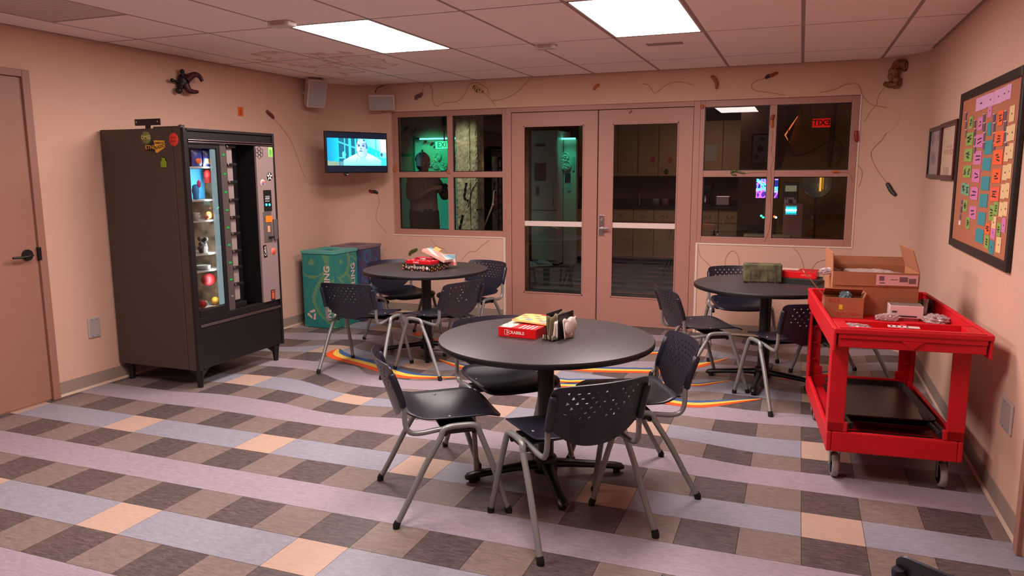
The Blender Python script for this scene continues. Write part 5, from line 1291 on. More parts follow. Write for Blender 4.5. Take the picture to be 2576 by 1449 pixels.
worm('faint brown worm on the top rail of the right glass door', 'y', fy0, -.006, [(1582, 285), (1586, 281), (1590, 278)], .006, organic('worm_brown'))
worm('dark green worm on the back wall just behind the game boxes, beneath the left window', 'y', yw, o_, [(1030, 641), (1034, 634), (1042, 630), (1050, 626)], .017, organic('worm_green'))
worm('small green-black worm on the back wall just above the large cardboard box', 'y', yw, o_, [(2097, 672), (2103, 676), (2110, 683)], .012, organic('worm_greenblack'))
# loose painted tails on the back wall
for k, (lb, pts) in enumerate((('painted crack line on the wall below the left window, slanting down right', [(1085, 602), (1100, 620), (1120, 628), (1130, 650), (1140, 665)]),
    ('painted zigzag line on the wall below the left window, rising right', [(1232, 603), (1210, 620), (1196, 632), (1180, 634), (1160, 655)]),
    ('painted wavy line on the wall above the glass doors', [(1615, 211), (1632, 215), (1645, 234), (1655, 230), (1680, 212), (1710, 206), (1745, 214)]),
    ('painted curved line below the right window near the door', [(1757, 622), (1762, 645), (1778, 660), (1795, 680)]),
    ('painted looped line below the right window', [(1826, 678), (1824, 655), (1835, 635), (1848, 632), (1858, 650), (1860, 676)]),
    ('painted line below the right window, above the green napkins', [(1995, 622), (2010, 640), (2020, 665), (2022, 690)]),
    ('painted arched line below the right end of the right window', [(2040, 680), (2055, 660), (2078, 652), (2085, 640)]),
    ('painted faint line joining the creature to the window corner', [(2232, 212), (2210, 240), (2205, 262), (2190, 280), (2175, 305)]),
    ('painted line on the wall right of the right window', [(2158, 415), (2168, 430), (2167, 450), (2160, 470)]),
    ('painted pale loop line on the wall right of the right window', [(2229, 335), (2255, 315), (2262, 295), (2255, 278), (2230, 271)]),
    ('painted line low on the wall behind the back right table', [(1780, 745), (1776, 762), (1790, 775), (1812, 770)]))):
    tag(MB().tube(cat([wat(x, y, 'y', YF-.002) for x, y in pts], 6), .0028, tailm if k not in (9,) else tailp, 5).build('painted_tail'), lb, 'wall drawing', 'thin lines on the back wall')
# black creature with maroon horns
pc = at(470, 205, 'x', XL+.03)
t = thing('wall_creature', 'black knobbly creature with two maroon horns, mounted high on the left wall', 'wall ornament', tuple(pc))
bk_, mr_ = organic('creature_black', (22, 15, 20)), organic('creature_maroon', (70, 24, 28))
L_ = lambda x, y, o=.03: at(x, y, 'x', XL+o)
MB().ball(tuple(L_(462, 205, .035)), .055, bk_, 14, (.7, .9, 1.15)).ball(tuple(L_(457, 212, .03)), .04, bk_, 12).build('body', t)
for pts, r_ in (([(462, 200), (459, 190), (458, 180)], .012), ([(460, 207), (445, 205), (433, 202)], .010), ([(457, 215), (453, 222), (450, 228)], .016)):
    e = pts[-1]; MB().tube([L_(x, y, .045) for x, y in pts], r_, bk_, 8).ball(tuple(L_(*e, .045)), r_*1.6, bk_, 10).build('limb', t)
for pts in ([(468, 203), (480, 192), (492, 188), (502, 193), (509, 205)], [(466, 212), (474, 226), (485, 231), (498, 231)]):
    q = cat([L_(x, y, .06+.01*k) for k, (x, y) in enumerate(pts)], 5); n = len(q)
    MB().tube(q, [.028*(1-.75*k/(n-1))**.8+.003 for k in range(n)], mr_, 10).build('horn', t)
# tan creature on the rounded right corner
Q_ = lambda x, y, o=.05: at(x, y, 'y', 4.84-o)
t = thing('wall_creature', 'tan speckled creature with a curled body, mounted at the top of the rounded right corner', 'wall ornament', tuple(Q_(2255, 190)))
tan = organic('creature_tan', (140, 92, 58), (84, 44, 26), 45, .55, .35)
for pts, r_, nm in (([(2284, 176), (2275, 163), (2262, 162), (2250, 178), (2248, 195), (2262, 206)], .042, 'body'), ([(2262, 206), (2258, 214), (2240, 214), (2225, 210)], .026, 'tail_end'), ([(2246, 180), (2240, 190), (2246, 200)], .022, 'curl')):
    q = cat([Q_(x, y, .03+.02*(k % 2)) for k, (x, y) in enumerate(pts)], 5); n = len(q)
    MB().tube(q, [r_*(.5+.5*math.sin(PI*(.15+.7*k/(n-1))))*(1+.12*math.sin(k*1.3)) for k in range(n)], tan, 12).build(nm, t)
# hanging exit sign behind the camera, seen mirrored in the right window
M = frame((3.12, -1.45, 2.27), (-1, 0, 0), (0, 0, 1))
t = thing('exit_sign', 'red EXIT sign hanging from the ceiling, seen mirrored in the right window', 'exit sign', (3.12, -1.45, 2.41))
MB().box(-.15, .15, -.085, .085, -.03, 0, offw, M).box(-.02, .02, .085, .14, -.02, -.01, offw, M).build('housing', t)
MB().box(-.135, .135, -.07, .07, 0, .002, glow('exit_red', (255, 24, 24), 4), M).build('face', t)
mb = MB(); text(mb, 'EXIT', .13, mat('exit_letters', (30, 4, 4), .6), M, .003, .02); mb.build('lettering', t)

# =================================================================== ROOM BEYOND THE GLASS
BX0, BX1, BY0, BY1, BH = -7.2, 6.2, YF+WT, 10.55, 2.6
bf = lino('beyond_floor_lino', (92, 84, 86), .3); bfl = lino('beyond_floor_lino_pale', (150, 138, 140), .15)
fl2 = struct(MB().box(BX0, BX1, YF+.10, BY1, -.05, -.004, mat('floor_seam')).build('floor_beyond'))
for j in range(23):
    y = YF+.105+j*.244
    MB().box(BX0, BX1, y+.002, y+.242, -.004, 0, bf if j % 2 else bfl).build('floor_strip', fl2)
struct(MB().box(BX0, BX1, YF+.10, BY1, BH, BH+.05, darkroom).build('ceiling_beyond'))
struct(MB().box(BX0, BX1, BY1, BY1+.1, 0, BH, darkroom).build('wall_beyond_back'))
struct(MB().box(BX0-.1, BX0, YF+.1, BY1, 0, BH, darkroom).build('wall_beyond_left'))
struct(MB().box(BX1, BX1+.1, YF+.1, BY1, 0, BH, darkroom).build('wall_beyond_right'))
def bx_px(mb, Y, px0, py0, px1, py1, th, m):
    a, b, c, d = rect('y', Y, px0, py0, px1, py1); mb.box(a, b, Y, Y+th, c, d, m); return a, b, c, d
gw = mat('pale_display_wall', (190, 185, 170), .8)
a = rect('y', 8.6, 1046, 349, 1200, 640)
struct(MB().box(a[0], a[1], 8.6, 8.7, 0, a[3], gw).build('wall_beyond_display'))
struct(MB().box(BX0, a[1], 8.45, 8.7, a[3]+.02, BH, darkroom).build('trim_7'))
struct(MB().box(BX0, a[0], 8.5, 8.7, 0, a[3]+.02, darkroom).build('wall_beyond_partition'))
g = rect('y', 8.44, 1057, 347, 1122, 351)
tag(MB().box(g[0], g[1]+.3, 8.42, 8.45, g[2], g[3], glow('cyan_tube', (90, 255, 215), 1.6)).build('light_tube'), 'thin glowing cyan-green tube above the green display, behind the left window', 'light')
e = rect('y', 8.3, 1096, 355, 1123, 375); eM = frame(((e[0]+e[1])/2+.05, 8.3, (e[2]+e[3])/2), (1, 0, 0), (0, 0, 1))
t = thing('exit_sign', 'green glowing EXIT sign behind the left window', 'exit sign', tuple(eM.translation))
MB().box(-.15, .15, -.06, .06, -.03, 0, black, eM).build('housing', t)
MB().box(-.145, .145, -.055, .055, 0, .002, glow('exit_green', (40, 255, 130), 1.3), eM).build('face', t)
mb = MB(); text(mb, 'EXIT', .11, mat('exit_dark_green', (4, 70, 34), .6), eM, .003, .02); mb.build('lettering', t)
MB().box(-.01, .01, .06, BH-eM.translation.z, -.02, -.01, black, eM).build('hanger', t)
dm = mat('relief_disc', (205, 205, 190), .5)
for k, (px, py, r_) in enumerate(((1100, 394, .07), (1084, 409, .06), (1098, 415, .06), (1116, 418, .07), (1421, 394, .07), (1425, 416, .08))):
    y_ = 8.59 if k < 4 else 9.59; p = at(px, py, 'y', y_); M = frame((p.x, y_, p.z), (1, 0, 0), (0, 0, 1)); rr = random.Random(k)
    t = thing('petri_relief', '%s of the knobbly round dishes on the green-lit display behind the %s' % (('top', 'left', 'middle', 'right', 'upper', 'lower')[k], 'left window' if k < 4 else 'left glass door'), 'wall ornament', tuple(p), 0, 'round relief dishes')
    mb = MB().lathe([(.001, .012), (r_*.8, .014), (r_*.9, .03), (r_, .026), (r_*1.02, 0)], dm, 24, M=M); mb.build('dish', t)
    mb = MB()
    for q in range(7): a_ = rr.random()*6.28; d_ = r_*.65*rr.random()**.5; mb.ball((d_*math.cos(a_), d_*math.sin(a_), .02), r_*.22, dm, 8, M=M)
    q = mb.build('growth', t)
for k, pts in enumerate((((1066, 358), (1073, 355)), ((1082, 366), (1090, 359)), ((1090, 371), (1097, 368)), ((1061, 385), (1063, 376)))):
    P_ = [at(x, y, 'y', 8.585) for x, y in pts]; tag(MB().tube([P_[0], (P_[0]+P_[1])/2, P_[1]], [.004, .02, .012], black, 8).build('tadpole_shape'), 'small dark tadpole shape on the green display, number %s from the top' % ('one', 'two', 'three', 'four')[k], 'wall ornament', 'tadpole shapes')
# concrete column
cm = mat('rough_concrete', (190, 184, 160), .9, vary=.34, vscale=16, bump=1.0, bscale=60)
a = rect('y', 6.0, 1146, 300, 1199, 590)
t = thing('concrete_column', 'pale rough concrete column with dark cracks behind the right half of the left window', 'column', ((a[0]+a[1])/2, 6.1, 0))
mid = at(1181, 430, 'y', 6.0).x
n = 26; 
def slab(x0, x1, z1, seed):
    rr = random.Random(seed); mb = MB(); nx, nz = 8, 90; vs = []
    for j in range(nz+1):
        for i in range(nx+1):
            e_ = (i in (0, nx))*1.; vs.append((x0+(x1-x0)*i/nx+e_*rr.uniform(-.006, .006), 6.0+rr.uniform(-.010, .006)+e_*.02, z1*j/nz))
    mb.add(vs, [(j*(nx+1)+i, j*(nx+1)+i+1, (j+1)*(nx+1)+i+1, (j+1)*(nx+1)+i) for j in range(nz) for i in range(nx)], cm, False)
    mb.box(x0, x1, 6.02, 6.22, 0, z1, cm); return mb.build('slab', t)
slab(a[0], mid-.006, 2.6, 1); slab(mid+.006, a[1], 2.6, 2)
crk = mat('crack_dark', (22, 20, 14), .9)
for pts, r_ in (([(1173, 460), (1170, 480), (1168, 497), (1178, 505)], .012), ([(1164, 541), (1160, 560), (1155, 582)], .013), ([(1200, 458), (1188, 478), (1183, 500), (1179, 520)], .005), ([(1199, 528), (1212, 525)], .008)):
    MB().tube(cat([at(x, y, 'y', 5.988) for x, y in pts], 5), [r_*(.4+.9*abs(math.sin(k*.9+1))) for k in range(5*(len(pts)-1)+1)], crk, 6).build('crack', t)
# timber wall and broom
wd = mat('dark_timber', (110, 70, 44), .7, vary=.25, vscale=6, stretch=(6, 1, 1))
x0, x1 = a[1]+.02, at(1330, 430, 'y', 6.8).x
tw = thing('timber_partition', 'dark brown timber partition seen between the concrete column and the doors', 'partition', ((x0+x1)/2, 6.8, 0))
k = 0; x = x0
while x < x1: 
    MB().box(x, min(x+.118, x1), 6.8, 6.84, 0, 2.25-.12*(k % 2), wd).build('plank', tw, bevel=.003); x += .12; k += 1
MB().box(x0, x1, 6.79, 6.80, 1.62, 1.72, wd).build('rail', tw)
q = [Vector((at(1212, 584, 'y', 6.3).x-.28, 6.3, .012)), at(1212, 584, 'y', 6.3), at(1228, 545, 'y', 6.3), at(1240, 515, 'y', 6.3), at(1243, 480, 'y', 6.3)]
tag(MB().tube(q, [.012, .011, .010, .011, .007], mat('bleached_wood', (190, 165, 140), .7), 8).ball(tuple(q[3]), .018, mat('bleached_wood'), 8).build('branch'), 'pale bent branch leaning before the dark partition, seen through the left window', 'branch')
tag(MB().box(at(1002, 430, 'y', YF+.3).x, at(1007, 430, 'y', YF+.3).x, YF+.3, YF+.33, 0, 2.5, mat('aged_wood', (165, 135, 105), .6)).build('timber_post'), 'slim pale upright post just behind the left edge of the left window', 'post')
# fridge and green lit wall behind the left door
f = rect('y', 9.3, 1336, 328, 1402, 640)
t = thing('refrigerator', 'tall white refrigerator with magnets and a dark poster, behind the left glass door', 'refrigerator', ((f[0]+f[1])/2, 9.6, 0))
fm_ = mat('fridge_white', (200, 185, 178), .4)
zs = at(1370, 530, 'y', 9.3).z
MB().box(f[0], f[1], 9.36, 10.0, .02, f[3], fm_).build('body', t, bevel=.01)
d_1 = MB().box(f[0], f[1], 9.3, 9.355, zs+.01, f[3], fm_).build('door', t, bevel=.012); d_2 = MB().box(f[0], f[1], 9.3, 9.355, .08, zs, fm_).build('door', t, bevel=.012)
MB().tube([(f[1]-.05, 9.27, zs+.06), (f[1]-.05, 9.25, zs+.10), (f[1]-.05, 9.25, zs+.42), (f[1]-.05, 9.27, zs+.46)], .009, greyleg, 8).build('handle', d_1)
for c in ((1345, 410, 1374, 455, (34, 32, 44)), (1347, 362, 1372, 369, (40, 34, 34)), (1348, 468, 1356, 492, (60, 80, 60))):
    r_ = rect('y', 9.297, *c[:4]); MB().box(r_[0], r_[1], 9.295, 9.3, r_[2], r_[3], col(*c[4])).build('poster', t)
g_ = rect('y', 9.6, 1403, 350, 1449, 640)
struct(MB().box(max(g_[0], f[1]+.012), g_[1], 9.6, 9.7, 0, g_[3], gw).build('wall_beyond_green'))
g_ = rect('y', 9.55, 1404, 347, 1448, 351)
tag(MB().box(g_[0], g_[1], 9.52, 9.55, g_[2], g_[3], glow('cyan_tube', (90, 255, 215), 1.6)).build('light_tube'), 'thin glowing cyan-green tube above the green wall behind the left glass door', 'light')
for k, c in enumerate(((1421, 436, 1435, 458, (30, 40, 60)), (1408, 468, 1416, 488, (60, 150, 130)), (1428, 462, 1436, 480, (120, 190, 190)), (1440, 395, 1446, 430, (90, 170, 150)))):
    r_ = rect('y', 9.59, *c[:4]); tag(MB().box(r_[0], r_[1], 9.588, 9.6, r_[2], r_[3], col(*c[4])).build('pinned_note'), 'note %s pinned on the green-lit wall behind the left glass door' % ('dark blue', 'green, lower left', 'pale, lower right', 'narrow, right edge')[k], 'note')
# kitchen run
kw = mat('kitchen_maple', (196, 158, 128), .55, vary=.06, vscale=4, stretch=(1, 1, .3)); kt = mat('black_counter', (22, 20, 20), .3)
ux = -.66; nU = 8; uw = .335
for k in range(nU):
    x0 = ux+k*uw; x1 = x0+uw-.004
    wh = ('first', 'second', 'third', 'fourth', 'fifth', 'sixth', 'seventh', 'eighth')[k]
    t = thing('base_cabinet', 'maple base cabinet with one drawer, %s from the left in the dim kitchen' % wh, 'cabinet', ((x0+x1)/2, 10.2, 0), 0, 'kitchen base cabinets')
    MB().box(x0, x1, 9.94, 10.54, .10, .90, kw).box(x0, x1, 10.0, 10.54, 0, .10, black).build('carcass', t)
    d = MB().box(x0+.004, x1-.004, 9.92, 9.94, .12, .68, kw).build('door', t, bevel=.003); MB().tube([(x1-.05, 9.918, .54), (x1-.05, 9.895, .55), (x1-.05, 9.895, .63), (x1-.05, 9.918, .64)], .005, chrome, 6).build('handle', d)
    d = MB().box(x0+.004, x1-.004, 9.92, 9.94, .70, .89, kw).build('drawer', t, bevel=.003); xm = (x0+x1)/2; MB().tube([(xm-.05, 9.918, .80), (xm-.045, 9.895, .80), (xm+.045, 9.895, .80), (xm+.05, 9.918, .80)], .005, chrome, 6).build('handle', d)
    t = thing('wall_cabinet', 'maple wall cabinet, %s from the left in the dim kitchen' % wh, 'cabinet', ((x0+x1)/2, 10.35, 1.42), 0, 'kitchen wall cabinets')
    MB().box(x0, x1, 10.22, 10.54, 1.42, 2.28, kw).build('carcass', t)
    MB().box(x0+.004, x1-.004, 10.2, 10.22, 1.425, 2.275, kw).build('door', t, bevel=.003)
tag(MB().box(ux-.02, ux+nU*uw+.02, 9.9, 10.54, .90, .94, kt).box(ux-.02, ux+nU*uw+.02, 10.52, 10.54, .94, 1.04, kt).build('countertop', bevel=.004), 'long black kitchen counter behind the right glass door', 'countertop')
for k, (px, py, c) in enumerate(((1643, 402, (205, 70, 110)), (1686, 403, (190, 110, 70)), (1676, 432, (70, 80, 60)), (1788, 385, (190, 180, 170)))):
    p = at(px, py, 'y', 10.19); s_ = .07 if k < 3 else .12
    tag(MB().add([(p.x+s_*.7*math.cos(q*PI/3)*(1 if q % 2 else .7), 10.195, p.z+s_*.7*math.sin(q*PI/3)) for q in range(6)] if k < 3 else [(p.x-.1, 10.195, p.z-.13), (p.x+.09, 10.195, p.z-.13), (p.x+.1, 10.195, p.z+.13), (p.x-.09, 10.195, p.z+.13)], [tuple(range(6 if k < 3 else 4))], col(*c)).build('paper_cutout', solid=.002), ('pink star cutout', 'small tan cutout', 'small dark green cutout', 'pale drawing')[k]+' stuck on a kitchen wall cabinet door', 'paper')
p = at(1606, 505, 'y', 10.3)
t = thing('faucet', 'curved kitchen faucet at the sink behind the right glass door', 'faucet', (p.x, 10.35, .94)); MB().tube(cat([(p.x, 10.4, .94), (p.x, 10.4, 1.16), (p.x, 10.33, 1.23), (p.x, 10.26, 1.16)], 5), .011, chrome, 8).build('spout', t); MB().cyl((p.x, 10.4, .94), (p.x, 10.4, .97), .025, chrome).build('base', t)
for k, (px, c) in enumerate(((1650, (150, 130, 120)), (1673, (150, 110, 110)))):
    p = at(px, 500, 'y', 10.25); t = thing('canister', '%s pale canister on the kitchen counter' % ('left', 'right')[k], 'canister', (p.x, 10.25, .94), 0, 'counter canisters')
    MB().lathe([(.001, .941), (.06, .941), (.062, 1.04), (.055, 1.06), (.001, 1.062)], col(*c), 16, (p.x, 10.25, 0)).build('jar', t); MB().lathe([(.02, 1.062), (.02, 1.075), (.001, 1.078)], black, 12, (p.x, 10.25, 0)).build('knob', t)
p = at(1820, 495, 'y', 10.1); t = thing('toaster', 'shiny chrome toaster on the dim kitchen counter, seen through the right window', 'toaster', (p.x, 10.1, .94))
MB().box(p.x-.12, p.x+.12, 10.0, 10.18, .95, 1.12, chrome).build('shell', t, bevel=.03, seg=4); MB().box(p.x-.125, p.x+.125, 9.995, 10.185, .941, .965, black).build('base', t); MB().box(p.x-.09, p.x+.09, 10.05, 10.07, 1.118, 1.122, black).box(p.x-.09, p.x+.09, 10.11, 10.13, 1.118, 1.122, black).build('slots', t)
p = at(1776, 490, 'y', 10.1); t = thing('coffee_maker', 'black coffee maker with a glass jug on the dim kitchen counter', 'coffee maker', (p.x, 10.1, .94))
MB().box(p.x-.09, p.x+.09, 10.0, 10.25, .941, .97, black).box(p.x-.09, p.x+.09, 10.16, 10.25, .97, 1.27, black).box(p.x-.09, p.x+.09, 10.0, 10.16, 1.18, 1.27, black).build('body', t, bevel=.008); MB().lathe([(.001, .972), (.06, .974), (.066, 1.03), (.045, 1.1), (.05, 1.12)], chrome, 16, (p.x, 10.07, 0)).build('jug', t)
# person beyond the left window
PX, PY = -1.875, 6.9
t = thing('person', 'dim figure in a darkened shirt and dark trousers behind the left window, holding a camera', 'person', (PX, PY, 0))
def skin(name, verts, edges, radii, m, parent, sub=2, root=0):
    me = bpy.data.meshes.new(name); me.from_pydata(verts, edges, []); me.materials.append(m)
    o = bpy.data.objects.new(name, me); C.objects.link(o); o.modifiers.new('skin', 'SKIN')
    for v, r_ in zip(me.skin_vertices[0].data if me.skin_vertices else [], radii): pass
    return o
def limbs(name, chains, m, parent):
    mb = MB()
    for pts, rad in chains:
        q = cat(pts, 4); n = len(q); rr = []
        for k in range(n):
            f_ = k/(n-1)*(len(rad)-1); i = min(int(f_), len(rad)-2); rr.append(rad[i]+(rad[i+1]-rad[i])*(f_-i))
        mb.tube([Vector(v)+Vector((PX, PY, 0)) for v in q], rr, m, 12); 
        for e_, r_ in ((q[0], rr[0]), (q[-1], rr[-1])): mb.ball(tuple(Vector(e_)+Vector((PX, PY, 0))), r_, m, 10)
    o = mb.build(name, parent); r = o.modifiers.new('remesh', 'REMESH'); r.mode = 'VOXEL'; r.voxel_size = .011; r.use_smooth_shade = True
    s = o.modifiers.new('smooth', 'SMOOTH'); s.iterations = 4; return o
skm = mat('dimmed_skin', (112, 78, 66), .6); shm = mat('dimmed_shirt', (104, 86, 80), .85); trm = mat('dark_trousers', (20, 18, 20), .85)  # skin and shirt colours darkened to stand for dim light
sh_, hip, kn, an = 1.40, .93, .50, .08
fing = []
for s in (-1, 1):
    hx, hz = .03*s+.12, 1.30
    for k in range(4): fing.append((((hx+s*.035, -.29, hz+.03-.018*k), (hx+s*.02, -.335, hz+.03-.018*k), (hx-s*.012, -.345-.002*k, hz+.03-.018*k)), (.009, .0085, .007)))
    fing.append((((hx+s*.03, -.275, hz-.03), (hx, -.30, hz-.045), (hx-s*.02, -.315, hz-.04)), (.010, .009, .008)))
body_ch = [([(0, 0, 1.44), (0, -.01, 1.50), (0, -.02, 1.56)], (.06, .052, .06)), ([(0, -.02, 1.555), (0, -.03, 1.61), (0, -.02, 1.67), (0, .0, 1.70)], (.066, .082, .088, .07)),
   ([(0, -.108, 1.61), (0, -.128, 1.59), (0, -.108, 1.575)], (.012, .016, .012)), ([(-.088, -.01, 1.62), (-.094, 0, 1.60)], (.016, .012)), ([(.088, -.01, 1.62), (.094, 0, 1.60)], (.016, .012)),
   ([(0, 0, 1.42), (0, 0, 1.2), (0, 0, .98)], (.12, .10, .12)),
   ([(-.19, .0, sh_), (-.22, -.10, 1.16), (-.05, -.27, 1.27), (.085-.0, -.285, 1.30)], (.052, .043, .034, .032)), ([(.19, 0, sh_), (.27, -.09, 1.17), (.19, -.26, 1.27), (.155, -.285, 1.30)], (.052, .043, .034, .032)),
   ([(-.09, 0, .92), (-.10, -.01, kn), (-.11, .01, an)], (.09, .06, .045)), ([(.10, 0, .92), (.13, -.01, kn), (.15, .01, an)], (.09, .06, .045)),
   ([(-.11, .04, .05), (-.115, -.06, .045), (-.12, -.17, .035)], (.045, .042, .03)), ([(.15, .04, .05), (.155, -.06, .045), (.17, -.17, .035)], (.045, .042, .03))]
limbs('body', body_ch+[(a_, b_) for a_, b_ in fing], skm, t)
limbs('shirt', [([(-.12, .0, 1.40), (0, 0, 1.43), (.12, 0, 1.40)], (.085, .10, .085)), ([(-.07, 0, 1.38), (-.075, 0, 1.15), (-.085, 0, .93)], (.12, .115, .12)), ([(.07, 0, 1.38), (.075, 0, 1.15), (.085, 0, .93)], (.12, .115, .12)),
   ([(-.16, .0, sh_), (-.215, -.05, 1.26), (-.22, -.10, 1.17), (-.14, -.19, 1.21)], (.075, .066, .06, .055)), ([(.16, 0, sh_), (.245, -.05, 1.27), (.27, -.09, 1.18), (.23, -.18, 1.22)], (.075, .066, .06, .055))], shm, t)
limbs('trousers', [([(-.09, 0, .95), (-.095, -.01, .72), (-.10, -.01, kn), (-.11, .01, .10)], (.125, .11, .085, .072)), ([(.09, 0, .95), (.11, -.01, .72), (.13, -.01, kn), (.15, .01, .10)], (.125, .11, .085, .072)), ([(-.06, 0, .96), (.06, 0, .96)], (.125, .125))], trm, t)
hm_ = mat('dark_hair', (22, 16, 14), 1., spec=.05)
mb = MB().ball((PX, PY+.02, 1.675), .098, hm_, 16, (.98, 1.0, .92)); mb.ball((PX, PY+.05, 1.61), .08, hm_, 12, (1, .7, 1.1)); mb.build('hair', t)
mb = MB()
for s in (-1, 1): mb.ball((PX+s*.034, PY-.098, 1.625), .012, white, 10).ball((PX+s*.034, PY-.108, 1.625), .006, black, 8)
o = mb.build('eyes', t); MB().tube([(PX-.025, PY-.102, 1.545), (PX, PY-.110, 1.542), (PX+.025, PY-.102, 1.545)], .006, col(120, 60, 60), 8).build('mouth', t)
cmx, cmz = PX+.12, 1.31
t.rotation_euler = (0, 0, .95)
c_ = thing('camera_device', 'dark hand-held camera held up by the dim figure behind the left window', 'camera', (PX, PY, cmz))
MB().box(cmx-.055, cmx+.055, PY-.325, PY-.285, cmz-.03, cmz+.045, black).build('body', c_, bevel=.006); MB().cyl((cmx, PY-.325, cmz+.01), (cmx, PY-.40, cmz+.01), .032, black, 20).build('lens', c_)
c_.rotation_euler = (0, 0, .95)
# sneakers seen through the left door
for k, dx in enumerate((0, .19)):
    sx = -1.12+dx
    s_ = thing('sneaker', '%s pale sneaker standing on the dark floor behind the left glass door' % ('left', 'right')[k], 'shoe', (sx, 9.0+dx*.9, 0), 0, 'pale sneakers')
    M = Matrix.Translation((sx, 9.0+dx*.9, 0)) @ Matrix.Rotation(.35, 4, 'Z')
    MB().tube([M @ Vector(v) for v in ((-.12, 0, .018), (-.05, 0, .016), (.06, 0, .016), (.14, 0, .02))], [.036, .04, .044, .03], white, 12, flat=.42).build('sole', s_)
    MB().tube([M @ Vector(v) for v in ((-.105, 0, .09), (-.10, 0, .075), (-.02, 0, .065), (.06, 0, .045), (.13, 0, .03))], [.03, .038, .042, .04, .02], mat('sneaker_fabric', (170, 200, 215), .7), 12, flat=1.0).build('upper', s_)
    mb = MB()
    for q in range(4): mb.tube([M @ Vector((.0+.022*q, -.02, .108-.016*q)), M @ Vector((.0+.022*q, .02, .108-.016*q))], .003, white, 5)
    mb.build('laces', s_)
# workbench behind the right window
bxl, bxr = at(1750, 600, 'y', 5.5).x-.1, at(2140, 600, 'y', 5.5).x+.2
t = thing('workbench', 'dark workbench crowded with equipment behind the right window', 'workbench', ((bxl+bxr)/2, 5.9, 0))
MB().box(bxl, bxr, 5.45, 6.5, .70, .745, mat('bench_top', (110, 92, 70), .6, vary=.1)).build('top', t); MB().box(bxl, bxr, 5.44, 5.455, .69, .75, black).build('edge_strip', t)
for x in (bxl+.1, bxr-.1):
    for y in (5.5, 6.4): MB().box(x-.03, x+.03, y-.03, y+.03, 0, .70, blackm).build('leg', t)
plk = mat('bench_lumber', (160, 135, 100), .7, vary=.15, vscale=5)
for k, (c, yy) in enumerate((((1862, 561, 2035, 572), 5.84), ((1858, 572, 2045, 586), 5.8), ((1872, 553, 1990, 562), 5.88))):
    r_ = rect('y', yy, *c); z0 = (.746, .785, .82)[(1, 0, 2)[k]]
    tag(MB().box(r_[0], r_[1], yy, yy+.16, z0, z0+.034, plk).build('lumber_board', bevel=.003), ('middle', 'lowest', 'top')[k]+' of the stacked boards on the workbench behind the right window', 'board', 'stacked boards')
r_ = rect('y', 5.7, 1752, 562, 1785, 573); tag(MB().box(r_[0], r_[1], 5.7, 5.85, .746, .80, col(190, 40, 40)).box(r_[0]+.01, r_[1]-.01, 5.71, 5.84, .80, .812, col(120, 30, 30)).build('red_tray', bevel=.004), 'small red box at the left end of the workbench behind the right window', 'box')
for k, px in enumerate((1797, 1806)):
    p = at(px, 560, 'y', 5.9); t = thing('bottle', '%s of two small bottles on the workbench' % ('left dark', 'right pale')[k], 'bottle', (p.x, 5.9, .745), 0, 'bench bottles')
    MB().lathe([(.001, .747), (.018, .747), (.018, .83), (.008, .85), (.008, .868)], col(30, 26, 26) if k == 0 else col(170, 160, 150), 14, (p.x, 5.9, 0)).build('flask', t); MB().lathe([(.009, .862), (.009, .88), (.001, .881)], black, 12, (p.x, 5.9, 0)).build('cap', t)
# glowing blue screen
sM_ = rect('y', 6.3, 1902, 450, 1957, 498)
t = thing('plasma_screen', 'glowing screen with tangled blue and purple lines behind the right window', 'screen', ((sM_[0]+sM_[1])/2, 6.3, sM_[2]))
rr = random.Random(9); LN = [(rr.random(), rr.random(), rr.uniform(-.6, 3.6), rr.random()) for _ in range(15)]
def plas(u, v):
    c = (14, 24, 90) if v > .4 else (60, 30, 110)
    for a_, b_, th_, k_ in LN:
        d = abs((u-a_)*math.sin(th_)-(v-b_)*math.cos(th_)+.03*math.sin(u*11+k_*6))
        if d < .022: c = (90, 220, 255) if k_ < .65 and v > .3 else (190, 90, 230)
        elif d < .05 and c[0] < 70: c = (20, 110, 220) if v > .35 else (110, 40, 170)
    return c
M = frame(((sM_[0]+sM_[1])/2, 6.3, (sM_[2]+sM_[3])/2), (1, 0, 0), (0, 0, 1)); W_, H_ = sM_[1]-sM_[0], sM_[3]-sM_[2]
mb = MB(); mb.cols = []; picture(mb, W_, H_, 44, 40, plas, M, attrmat('plasma_picture', 1.3), .001); mb.build('picture_face', t)
MB().box(-W_/2-.01, W_/2+.01, -H_/2-.01, H_/2+.01, -.2, 0, black, M).build('casing', t, bevel=.004); MB().box(-.03, .03, -H_/2-.25, -H_/2, -.12, -.08, blackm, M).box(-.06, .06, .745-(sM_[2]+sM_[3])/2, .755-(sM_[2]+sM_[3])/2+.0, -.16, -.04, blackm, M).box(-.02, .02, .75-(sM_[2]+sM_[3])/2, -H_/2-.2, -.11, -.09, blackm, M).build('stand', t)
